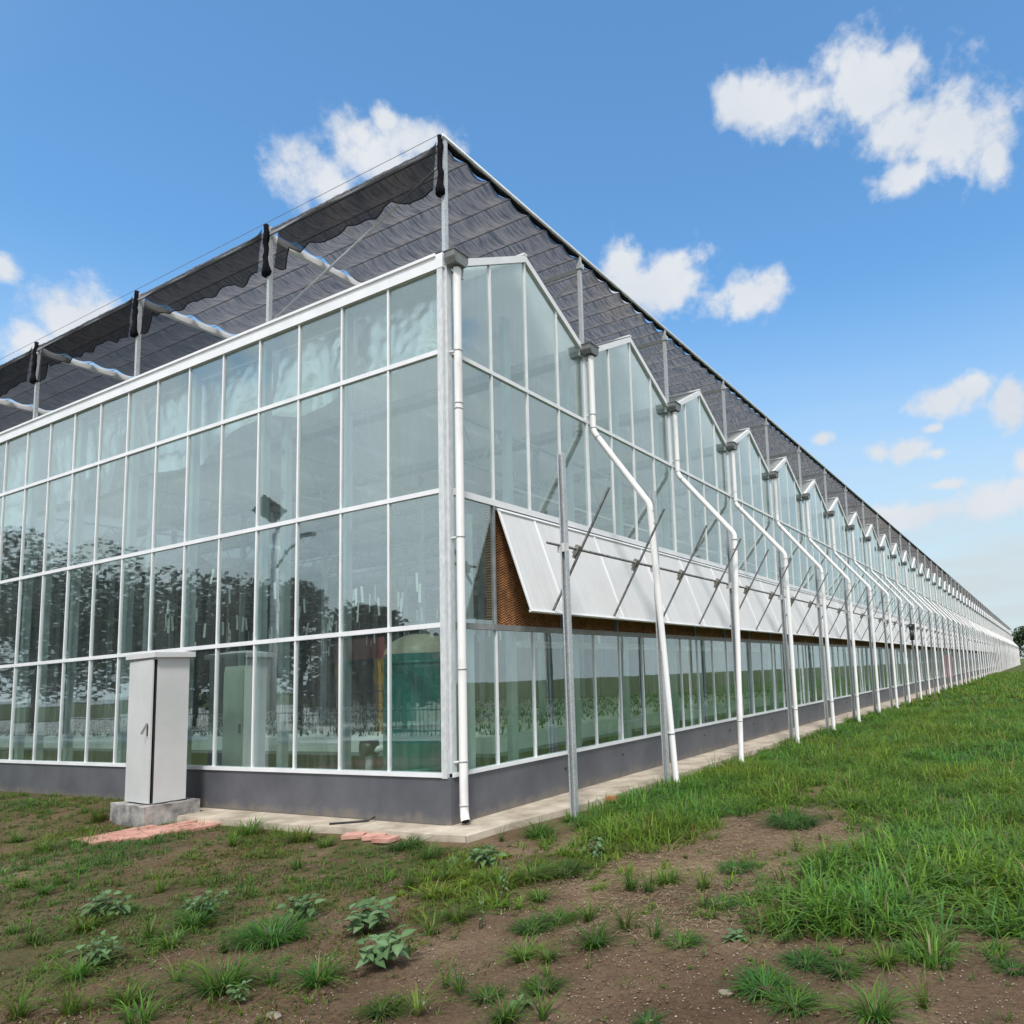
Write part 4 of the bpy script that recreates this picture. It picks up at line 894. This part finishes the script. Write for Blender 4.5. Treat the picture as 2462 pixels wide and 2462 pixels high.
# black cable stub at the wall foot, pink paving, brick bits
tag(MB().tube([(-1.75, -.45, .012), (-1.55, -.3, .014), (-1.35, -.16, .02), (-1.28, -.10, .06)], .014, 8).build('cable_conduit', M['black'], None, True), 'short black cable conduit lying at the wall foot', 'cable')
PV = thing('pink_paving', 'strip of pink paving running from the wall past the cabinet block', 'paving', (0, 0, -.05))
PV['kind'] = 'structure'
PV.pop('category', None) if hasattr(PV, 'pop') else None
ptm = MB().box(-.097, .097, -.097, .097, -.06, .0).mesh('paving_tile', M['pink'])
for i in range(9):
    for j in range(5):
        x = -4.86+.2*j+.06*math.sin(i*.8); y = -.30-.2*i
        if (j == 4 and i > 6) or (j == 0 and i in (2, 3)) or (j == 4 and i == 0) or (i == 8 and j > 2): continue
        if -6.3 < x < -4.98 and y > -1.15: continue
        o = link('paving_tile', ptm, PV, (x, y, max(float(ground_z(x, y)), -.10)+.085+rng.normal()*.003)); o.rotation_euler = (rng.normal()*.015, rng.normal()*.015, rng.normal()*.012)
for i, (x, y) in enumerate([(-1.05, -.62), (-.72, -.58), (-.45, -.66)]):
    o = MB().box(-.14, .14, -.09, .09, -.05, .0).build('paving_tile', M['pink'], PV); o.location = (x, y, .014); o.rotation_euler = (.03, -.02, rng.random()*.5)
tag(rough_block('brick_piece', -.07, .07, -.05, .05, -.03, .04, M['orange'], .008), 'small broken orange brick at the apron edge', 'brick'); bpy.data.objects['brick_piece'].location = (.98, 2.35, -.03)
def round_stone(s):
    import bmesh
    m = bmesh.new(); bmesh.ops.create_icosphere(m, subdivisions=3, radius=1)
    for v in m.verts:
        k = .75+.5*float(fbm(np.array(v.co.x*1.6+s*90+v.co.z), np.array(v.co.y*1.6+s*40), 3)); v.co = Vector((v.co.x*s*k, v.co.y*s*.62*k, v.co.z*s*.33*k))
    me = bpy.data.meshes.new('stone'); m.to_mesh(me); m.free(); me.materials.append(M['stone']); return link('stone', me)
for i, (x, y, s, lab) in enumerate([(2.74, -4.32, .06, 'pale flat stone lying on the soil at the bottom edge'), (5.1, -3.05, .05, 'small pale stone on bare soil at bottom right'), (3.45, -3.86, .035, 'small round pale stone among the front weeds')]):
    o = round_stone(s); o.location = (x, y, float(ground_z(x, y))+.01); tag(o, lab, 'stone')

# ------------------------------------------------------------------ grass, tufts, weeds, pebbles
TUFTS = [(2.62, -2.95, 0.08, 2), (3.59, -3.06, 0.1, 0), (3.78, -3.03, 0.04, 0), (3.93, -2.69, 0.13, 0), (3.98, -2.33, 0.09, 2), (4.27, -2.41, 0.08, 2), (3.32, -4.02, 0.11, 1), (3.41, -3.61, 0.04, 2), (3.79, -3.65, 0.09, 1), (4.03, -3.42, 0.1, 1), (2.88, -1.95, 0.08, 0), (4.07, -3.83, 0.08, 0), (4.26, -3.73, 0.04, 2), (3.56, -3.99, 0.04, 2), (3.6, -2.26, 0.08, 2), (3.3, -2.58, 0.14, 1), (3.37, -2.34, 0.15, 1), (2.57, -2.63, 0.11, 0), (3.7, -1.45, 0.08, 2), (3.5, -1.41, 0.11, 2), (3.7, -1.11, 0.13, 0), (2.37, -1.43, 0.19, 0), (2.01, -1.55, 0.12, 0), (2.54, -1.12, 0.26, 1), (1.58, 0.73, 0.18, 0), (1.24, 0.21, 0.22, 0), (1.41, 1.37, 0.19, 0), (0.7, -1.04, 0.16, 0), (0.08, -0.82, 0.2, 3), (0.95, -0.15, 0.05, 2), (1.38, -2.01, 0.1, 2), (1.52, -1.71, 0.09, 2), (4.83, -3.52, 0.06, 1), (3.57, -3.66, 0.02, 2), (4.5, -2.42, 0.12, 1), (5.29, -2.9, 0.16, 1), (5.52, -3.07, 0.14, 1), (5.97, -3.03, 0.13, 0), (6.19, -2.8, 0.05, 2), (5.42, -2.46, 0.13, 1), (5.66, -2.52, 0.1, 1), (5.89, -2.31, 0.09, 0), (6.12, -2.03, 0.1, 2), (4.33, -1.67, 0.05, 2), (4.11, -1.21, 0.11, 2), (4.44, -1.58, 0.12, 1), (4.14, -0.5, 0.18, 1), (4.71, -1.33, 0.09, 2), (4.49, 0.36, 0.12, 2), (4.09, 1.48, 0.34, 1), (4.84, 0.15, 0.11, 2), (4.77, -1.88, 0.06, 2), (6.15, -2.08, 0.07, 0), (6.62, -2.12, 0.07, 1), (-6.31, -1.05, 0.25, 2), (-2.88, -0.84, 0.27, 0), (-2.31, -1.42, 0.09, 2), (-0.38, -1.92, 0.1, 2), (-1.66, -0.93, 0.18, 0), (-1.06, -1.05, 0.13, 0), (1.46, -3.46, 0.27, 3), (0.51, -3.51, 0.15, 0), (0.78, -3.83, 0.08, 0), (1.39, -3.79, 0.04, 2), (2.04, -4.21, 0.21, 0), (1.57, -4.22, 0.08, 2), (1.65, -4.55, 0.13, 0), (1.47, -4.78, 0.1, 2), (2.02, -4.68, 0.11, 0), (2.56, -3.89, 0.13, 0), (-0.44, -3.86, 0.13, 0), (0.79, -4.46, 0.11, 0), (1.2, -4.94, 0.11, 2), (2.25, -4.01, 0.07, 2), (-5.99, -2.19, 0.12, 0), (-4.7, -2.43, 0.11, 0), (-0.97, -2.99, 0.07, 2), (0.48, -3.82, 0.07, 2), (-2.74, -3.4, 0.09, 0), (-2.36, -3.21, 0.07, 0), (-2.05, -3.49, 0.07, 0), (-0.45, -4.21, 0.06, 0), (-0.91, -4.17, 0.06, 0)]
CAM = np.array([6.956, -7.236])
def gcol(n, kind_=None, x=None, y=None, deadf=.06):
    r = rng.random(n); v = .75+.5*rng.random(n)
    base = np.stack([.085+.095*r, .190+.110*r, .028+.022*(1-r)], 1)*v[:, None]
    dead = rng.random(n) < deadf; base[dead] = np.array([.24, .19, .09])*v[dead, None]
    if x is not None:
        p = (fbm(x*.55+3, y*.55+8, 3)-.45)*1.6           # yellower and bluer patches
        base[:, 0] *= 1+.55*p; base[:, 2] *= 1-.5*p
    return np.clip(base, .004, 1)
def turf(name, dens, per, xr, yr, size, wid, label, fn=None, mul=(1.12, 1.10, 1.0), dead=.06):
    """clumps of arching blades; dens clumps per square metre, per blades each"""
    n = int(dens*(xr[1]-xr[0])*(yr[1]-yr[0])); x = xr[0]+rng.random(n)*(xr[1]-xr[0]); y = yr[0]+rng.random(n)*(yr[1]-yr[0])
    c = cover_soft(x, y) if fn is None else fn(x, y)
    gap = np.clip((fbm(x*2.1+5, y*2.1+1, 3)-.18)*4.5, .15, 1)
    k = rng.random(n) < c*gap; x, y, c = x[k], y[k], c[k]; m = len(x)
    s = size*np.exp(rng.normal(size=m)*.38)*(.45+1.1*fbm(x*.8+2, y*.8+7, 3))*(.55+.45*np.clip(c*1.2, 0, 1)); s = np.where(inside(CLUMP, x, y), np.minimum(s*(1.0+1.3*np.clip((fbm(x*1.1+20, y*1.1+3, 2)-.2)*2, 0, 1)), .38), s)
    s = np.where(inside(MID, x, y), s*.62, s)
    lum = .72+.55*rng.random(m); cnt = np.maximum(5, (per*(.5+rng.random(m))).astype(int)); i = np.repeat(np.arange(m), cnt); N_ = len(i)
    a = rng.random(N_)*2*np.pi; q = np.sqrt(rng.random(N_))*s[i]*.42; px, py = x[i]+q*np.cos(a), y[i]+q*np.sin(a)
    px = np.where((px < .92) & (py > -.62) & (px > -6.2), .92+rng.random(N_)*.1, px); py = np.where((px < .9), np.minimum(py, -.06), py)
    h = s[i]*(.45+.75*rng.random(N_)); ln = .15+rng.random(N_)*1.75
    wd = wid*(.55+.9*rng.random(N_))*np.where(inside(CLUMP, px, py), 1.5, 1)
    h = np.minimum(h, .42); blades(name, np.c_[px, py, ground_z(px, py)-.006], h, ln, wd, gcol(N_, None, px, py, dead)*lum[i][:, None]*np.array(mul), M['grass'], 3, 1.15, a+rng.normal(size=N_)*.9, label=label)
turf('near_grass', 85, 24, (.9, 9.5), (-2.3, 7), .19, .0135, 'lush green grass on the right beside the long wall')
turf('far_grass', 38, 18, (.9, 15), (7, 24), .23, .019, 'green grass further along the long wall')
turf('distant_grass', 5, 13, (.9, 26), (24, 95), .32, .05, 'distant grass along the end of the long wall')
turf('left_grass', 125, 14, (-11, 3.2), (-5.7, -.04), .10, .0085, 'thin short grass and weeds over brown soil at left', lambda x, y: cover_soft(x, y)*np.where(inside(MID, x, y), 1.25, np.clip(.95+(1-x)*.04, .5, 1)*np.clip((y+5.6)/2.2, .12, 1)), mul=(.92, .92, .88), dead=.14)
def olive_cover():
    n = 90000; x = -11+rng.random(n)*16; y = -5.7+rng.random(n)*5.5
    c = np.clip((fbm(x*1.3+31, y*1.3+17, 4)-.37)*4.5, 0, 1)*np.where(x < 2.2, 1, np.clip(1-(x-2.2)/1.6, 0, 1))*np.clip((y+5.8)/1.6, .25, 1)
    k = (rng.random(n) < c) & ((x > .95) | (y < -.66) | ((x < -6.2) & (y < -.06))); x, y = x[k], y[k]; m = len(x)
    col = gcol(m, None, x, y, .3)*np.array([.92, .74, .8])*(.7+.4*rng.random(m))[:, None]
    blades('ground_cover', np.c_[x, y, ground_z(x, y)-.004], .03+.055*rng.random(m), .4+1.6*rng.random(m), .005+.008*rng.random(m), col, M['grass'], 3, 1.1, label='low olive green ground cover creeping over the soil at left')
olive_cover()
def tufts():
    P, Hh, Ln, Wd, Az, Cc = [], [], [], [], [], []
    for x, y, r, k in TUFTS:
        n = int({0: 115, 1: 180, 2: 60, 3: 330}[k]*max(.6, r/.1)*(.6+.8*rng.random())); a = rng.random(n)*2*np.pi; q = np.sqrt(rng.random(n))*r*{0: .55, 1: .75, 2: .35, 3: .85}[k]
        px, py = x+q*np.cos(a), y+q*np.sin(a)
        P.append(np.c_[px, py, ground_z(px, py)-.005])
        h0 = {0: .10+r*.7, 1: .05+r*.40, 2: .16+r*.9, 3: .08+r*.38}[k]; h0 = min(h0, .30)
        Hh.append(h0*(.3+1.0*rng.random(n))); Ln.append({0: .35, 1: 1.0, 2: .15, 3: .5}[k]+rng.random(n)*{0: 1.7, 1: 1.3, 2: 1.4, 3: 1.4}[k])
        Wd.append((.005+.007*rng.random(n))*(1.1 if k != 2 else .9)); Az.append(a+rng.normal(size=n)*.6)
        c = gcol(n, deadf=.12)*(.75+.5*rng.random())*np.array([.85+.4*rng.random(), 1, 1])
        c = c*(np.array([.55, .72, .80]) if k in (1, 3) else np.array([.78, .86, .86]))
        Cc.append(c)
    for i in range(420):
        x, y = 1+rng.random()*8, -5.2+rng.random()*5.5
        if cover(np.array([x]), np.array([y]))[0] > .3 or y > -.5 and x < 1.2: continue
        n = int(4+rng.random()*14); a = rng.random(n)*2*np.pi; q = rng.random(n)*.03; px, py = x+q*np.cos(a), y+q*np.sin(a); z_ = .03+.07*rng.random()
        P.append(np.c_[px, py, ground_z(px, py)-.003]); Hh.append(z_*(.4+.8*rng.random(n))); Ln.append(.2+1.7*rng.random(n)); Wd.append(.004+.006*rng.random(n)); Az.append(a); Cc.append(gcol(n)*(.6+.5*rng.random()))
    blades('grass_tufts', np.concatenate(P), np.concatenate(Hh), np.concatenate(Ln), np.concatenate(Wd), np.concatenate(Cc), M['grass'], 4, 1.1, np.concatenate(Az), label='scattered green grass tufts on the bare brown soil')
tufts()
WEEDS = [(2.08, -3.07, 0.21, 0, 'largest broad-leaved weed, on the soil edge left of centre'), (2.79, -3.56, 0.19, 0, 'low bushy broad-leaved weed just below the largest one'), (1.6, -1.21, 0.18, 0, 'broad-leaved weed on dark soil in front of the greenhouse corner'), (2.52, -0.47, 0.13, 0, 'broad-leaved weed among grass near the first steel post'),
         (2.54, -2.01, 0.11, 1, 'upright dull green weed in the middle of the soil'), (2.91, -2.72, 0.06, 1, 'single thin upright weed below the upright dull one'), (1.33, -1.37, 0.05, 0, 'tiny seedling weed beside the corner weed'), (4.02, -3.66, 0.09, 2, 'flat dark rosette weed on the soil, bottom centre'), (4.83, -2.22, 0.11, 2, 'flat leafy weed at the left tip of the tall grass'),
         (-0.53, -3.66, 0.17, 0, 'leftmost of the broad-leaved weeds in the upper row'), (0.35, -3.34, 0.17, 0, 'second broad-leaved weed from the left in the upper row'), (1.22, -3.03, 0.16, 0, 'third broad-leaved weed from the left, beside the largest'), (0.7, -4.27, 0.14, 0, 'broad-leaved weed in the lower row at left'), (2.37, -4.3, 0.07, 0, 'small leafy weed at the foot of the front grass tuft')]
def leaf_mesh(col):
    prof = [(0, .02), (.15, .30), (.35, .5), (.6, .42), (.85, .16), (1, 0)]
    v, f, c = [], [], []
    for t, w in prof:
        zc = .10*math.sin(t*2.2)-.28*t*t
        v += [(t, -w*.62, zc+.05*w), (t, 0, zc-.03), (t, w*.62, zc+.05*w)]; c += [np.array(col)*.92, np.array(col)*1.25, np.array(col)*.92]
    for i in range(len(prof)-1):
        a = 3*i; f += [(a, a+1, a+4, a+3), (a+1, a+2, a+5, a+4)]
    me = MB(); me.v = v; me.f = f; m = me.mesh('leaf', M['leaf'], True)
    at = m.color_attributes.new('col', 'FLOAT_COLOR', 'POINT'); at.data.foreach_set('color', np.c_[np.array(c), np.ones(len(c))].astype(np.float32).ravel()); return m
leafs = [leaf_mesh((.105, .19, .075)), leaf_mesh((.135, .225, .105)), leaf_mesh((.085, .155, .06))]
stemm = pbr('stem', (.07, .10, .03), (.11, .14, .05), 10, .6)
for x, y, r, k, lab in WEEDS:
    z = float(ground_z(x, y)); t = thing('leafy_weed', lab, 'weed', (x, y, z), rng.random()*6, 'broad-leaved weeds on the soil')
    ns = max(2, int({0: 7, 1: 3, 2: 6}[k]*r/.15)+1); 
    for s in range(ns):
        a = s*2.4+rng.random()*.6; rr = r*{0: .95, 1: .3, 2: .8}[k]*math.sqrt((s+.4)/ns)
        hh = {0: .07+.85*r*(1-.5*s/ns), 1: .22+.8*r, 2: .03}[k]*(.75+.4*rng.random()); top = Vector((rr*math.cos(a), rr*math.sin(a), hh))
        MB().tube([(0.01*math.cos(a), .01*math.sin(a), -.01), (top.x*.6, top.y*.6, hh*.6), tuple(top)], [.005, .004, .002], 5).build('stem', stemm, t, True)
        nl = 7 if k != 1 else 10
        for i in range(nl):
            tt = (1-.09*i) if k != 1 else (1-.085*i); p = Vector((top.x*min(1, tt*.9+.1), top.y*min(1, tt*.9+.1), hh*max(.15, tt)))
            o = link('leaf', leafs[int(rng.random()*3)], t, p); sz = (r*.50+.018)*(.6+.6*rng.random())*(.6 if k == 1 else 1)
            sz = min(sz, .135)
            o.scale = (sz, sz*.95, sz); o.rotation_euler = (rng.normal()*.25, .1+.35*rng.random()-(.55 if i < 2 else 0), i*2.4+rng.random()*.8)
def pebbles(n):
    x = -3+rng.random(n)*10.5; y = -5.4+rng.random(n)*8.5; c = cover(x, y); k = (rng.random(n) > c*1.5) & ((x > .95) | (y < -.7)); x, y = x[k], y[k]; m = len(x)
    s = .002+.008*rng.random(m)**4; a = rng.random(m)*6.3
    oct_ = np.array([(1, 0, 0), (0, 1, 0), (-1, 0, 0), (0, -1, 0), (0, 0, .6), (0, 0, -.6)], float)
    v = oct_[None]*s[:, None, None]*(.7+.6*rng.random((m, 6, 1))); ca, sa = np.cos(a)[:, None], np.sin(a)[:, None]
    v = np.stack([v[..., 0]*ca-v[..., 1]*sa, v[..., 0]*sa+v[..., 1]*ca, v[..., 2]], -1)
    v += np.stack([x, y, ground_z(x, y)+.004+s*.2], -1)[:, None]
    fo = np.array([(0, 1, 4), (1, 2, 4), (2, 3, 4), (3, 0, 4), (1, 0, 5), (2, 1, 5), (3, 2, 5), (0, 3, 5)]); f = (np.arange(m)[:, None, None]*6+fo[None]).reshape(-1, 3)
    o = np_mesh('pebbles', v.reshape(-1, 3), f, M['pebble'], False); kind(o, 'stuff', 'tiny pale pebbles and grit strewn over the soil')
    n = 9000; x = 2.4+rng.random(n)*3.2; y = -2.6+rng.random(n)*5.4; k = inside(BARE[0], x, y) | (rng.random(n) < .15); x, y = x[k], y[k]; m = len(x)
    a = rng.random(m)*6.3; l = .015+.03*rng.random(m); d = np.stack([np.cos(a), np.sin(a)], 1)*l[:, None]; s_ = np.stack([-np.sin(a), np.cos(a)], 1)*.0016
    p = np.c_[x, y]; z = ground_z(x, y)+.012+.008*rng.random(m)
    v = np.stack([np.c_[p-d-s_, z], np.c_[p-d+s_, z], np.c_[p+d+s_, z+.004], np.c_[p+d-s_, z+.004]], 1).reshape(-1, 3); f = np.arange(4*m).reshape(-1, 4)
    o = np_mesh('straw_litter', v, f, M['straw'], False); kind(o, 'stuff', 'dry straw bits scattered on the bare soil')
pebbles(60000)
def clods(n):
    x = -4+rng.random(n)*12; y = -5.4+rng.random(n)*8; c = cover(x, y); k = (rng.random(n) > c*1.3) & (rng.random(n) < np.clip((fbm(x*.9+3, y*.9+60, 3)-.3)*5, .1, 1)) & ((x > 1.0) | (y < -.7)); x, y = x[k], y[k]; m = len(x)
    import bmesh
    b = bmesh.new(); bmesh.ops.create_icosphere(b, subdivisions=1, radius=1); b.verts.index_update(); iv = np.array([v.co[:] for v in b.verts]); fo = np.array([[v.index for v in f.verts] for f in b.faces]); b.free()
    s_ = .003+.015*rng.random(m)**3.5; v = iv[None]*s_[:, None, None]*(.55+.8*rng.random((m, len(iv), 1)))*np.array([1, 1, .62]); v += np.stack([x, y, ground_z(x, y)+s_*.15], -1)[:, None]
    f = (np.arange(m)[:, None, None]*len(iv)+fo[None]).reshape(-1, 3)
    o = np_mesh('soil_clods', v.reshape(-1, 3), f, M['clod'], False); kind(o, 'stuff', 'crumbly brown soil clods over the bare ground')
clods(22000)

# ------------------------------------------------------------------ trees, lamp, house and fence across the yard (mirrored in the front glass), far trees
def tree(name, x, y, h, r, seed, label, group, col=(.030, .055, .018), nl=5200, leaf=.16):
    g = np.random.default_rng(seed); t = thing(name, label, 'tree', (x, y, -.15), 0, group)
    tr = MB(); pts = [(0, 0, 0), (.05*g.normal(), .05*g.normal(), h*.3), (.15*g.normal(), .15*g.normal(), h*.6), (.2*g.normal(), .2*g.normal(), h*.9)]
    tr.tube(pts, [h*.022, h*.017, h*.011, h*.003], 8)
    cents = []
    for i in range(16):
        a = g.random()*6.3; zz = h*(.32+.62*g.random()); rr = r*(.35+.65*g.random())*math.sqrt(max(.08, 1-((zz/h-.55)/.5)**2)); e = (rr*math.cos(a), rr*math.sin(a), zz)
        tr.tube([(0, 0, zz*.75), (e[0]*.5, e[1]*.5, zz*.85), e], [h*.008, h*.005, h*.002], 5); cents.append(e)
    tr.build('trunk', M['bark'], t, True)
    cents = np.array(cents+[(0, 0, h*.8), (0, 0, h*.6)]); k = g.integers(0, len(cents), nl); d = g.normal(size=(nl, 3)); d /= np.linalg.norm(d, axis=1)[:, None]
    p = cents[k] + d*(r*.42*np.cbrt(g.random(nl)))[:, None]*np.array([1, 1, .8]); p[:, 2] = np.minimum(p[:, 2], h)
    u = g.normal(size=(nl, 3)); u /= np.linalg.norm(u, axis=1)[:, None]; w = np.cross(u, g.normal(size=(nl, 3))); w /= np.linalg.norm(w, axis=1)[:, None]
    s = leaf*(.6+.8*g.random(nl))[:, None]
    v = np.stack([p-u*s, p+w*s*.5, p+u*s, p-w*s*.5], 1).reshape(-1, 3); f = np.arange(4*nl).reshape(-1, 4)
    c = np.array(col)[None]*(.55+.9*g.random(nl))[:, None]; o = np_mesh('crown', v, f, M['leaf'], False, np.repeat(c, 4, 0), parent=t)
G2 = 'trees across the yard, mirrored in the front glass'
for i, (x, y, h, r, lab) in enumerate([(-52, -16, 13, 6, 'tallest dark tree mirrored at the far left of the front glass'), (-44, -15, 10.2, 4.6, 'dark tree mirrored right of the tallest one'), (-38, -14.5, 8.6, 4.2, 'dark tree mirrored above the cabinet roof left side'), (-33.5, -16, 6.2, 3.2, 'lower dark tree mirrored right above the cabinet'), (-28.2, -14, 8.0, 3.8, 'dark rounded tree mirrored left of the lamp pole'), (-23.2, -14.5, 7.6, 3.0, 'dark tree mirrored just right of the lamp pole'), (-20, -15.5, 5.4, 2.4, 'small dark tree mirrored two panes from the corner'), (-17, -15, 4.3, 1.9, 'smallest dark tree mirrored nearest the corner'), (-60, -14, 12, 6, 'dark tree mirrored beyond the left edge of the picture')]):
    tree('garden_tree', x, y, h, r, 100+i, lab, G2, nl=4600, leaf=.155, col=(.016, .026, .012))
kind(MB().box(-90, 4.5, -60, -10.6, -.3, -.02).build('yard', pbr('added_yard_concrete', (.34, .33, .31), (.48, .47, .44), .5, .8)), 'structure')  # unseen pale slab, added so the lower glass reflects brighter ground
t = thing('entrance_gate', 'red gate beam on yellow posts mirrored in the glass beside the green tank', 'gate', (-17.0, -12.6, -.02))
MB().box(-1.3, 1.3, -.15, .15, 2.95, 3.75).build('beam', M['red'], t)
for x in (-1.15, 1.15): MB().box(x-.11, x+.11, -.12, .12, 0, 2.949).build('post', M['yellow'], t)
t = thing('street_lamp', 'white solar street lamp mirrored in the front glass', 'street lamp', (-18.45, -10.0, -.15))
MB().tube([(0, 0, 0), (0, 0, 8.0)], [.19, .13], 14).build('pole', M['frame'], t, True); MB().tube([(0, 0, 7.9), (0, 0, 8.7)], .05, 10).build('mast', M['galv'], t, True)
MB().bar((-.42, .12, 8.5), (.42, .12, 8.9), 1.0, .04, (0, -.6, .8)).build('solar_panel', M['dark_glass'], t)
MB().tube([(0, 0, 6.6), (.8, .1, 7.2), (1.9, .15, 7.6)], .045, 8).build('arm', M['galv'], t, True); MB().box(1.7, 2.5, .02, .3, 7.58, 7.68).build('lamp_head', M['frame_grey'], t)
t = thing('house', 'cream house with red roof mirrored in the lower front glass', 'house', (-27, -24, -.15), R(8))
MB().box(-5, 5, -2.5, 2.5, 0, 2.6).build('wall', M['house'], t)
MB().prism([(-5.4, -3, 2.6), (-5.4, 3, 2.6), (-5.4, 0, 4.3)], (10.8, 0, 0)).build('roof', M['roof_red'], t)
for x in (-3.6, -1.4, 1.2, 3.6):
    wnd = MB().box(x-.5, x+.5, 2.501, 2.53, .9, 2.0).build('window', M['dark_glass'], t); MB().box(x-.56, x+.56, 2.531, 2.57, .82, .9).build('sill', M['frame'], wnd)
fe = thing('iron_fence', 'dark iron bar fence mirrored in the lower front glass', 'fence', (-30, -12.2, -.1))
for z in (.25, 1.0, 1.75): MB().box(-26, 22, -.02, .02, z, z+.04).build('rail', M['black'], fe)
bar = MB().box(-.012, .012, -.012, .012, 0, 2.0).mesh('bar', M['black'])
for i in range(240): link('bar', bar, fe, (-26+i*.2, 0, 0))
G3 = 'far trees beyond the end of the greenhouse'
for i, (x, y, h, r, lab) in enumerate([(2.6, 246, 11.5, 5, 'far green tree at the right edge beyond the greenhouse end'), (9, 252, 10, 5, 'second far tree just outside the right edge'), (18, 248, 12, 6, 'third far tree right of the picture'), (30, 255, 11, 6, 'fourth far tree right of the picture')]):
    tree('far_tree', x, y, h, r, 300+i, lab, G3, col=(.055, .095, .03), nl=2500, leaf=.4)
t = thing('site_shed', 'small pale blue shed at the far end of the grass', 'shed', (5.2, 236, 0))
MB().box(-3, 3, -2, 2, 0, 2.6).build('wall', M['shed'], t); MB().prism([(-3.2, -2.2, 2.6), (-3.2, 2.2, 2.6), (-3.2, 0, 3.3)], (6.4, 0, 0)).build('roof', M['frame_grey'], t); MB().box(-.5, .5, -2.03, -2.001, 0, 2.1).build('door', M['frame'], t)
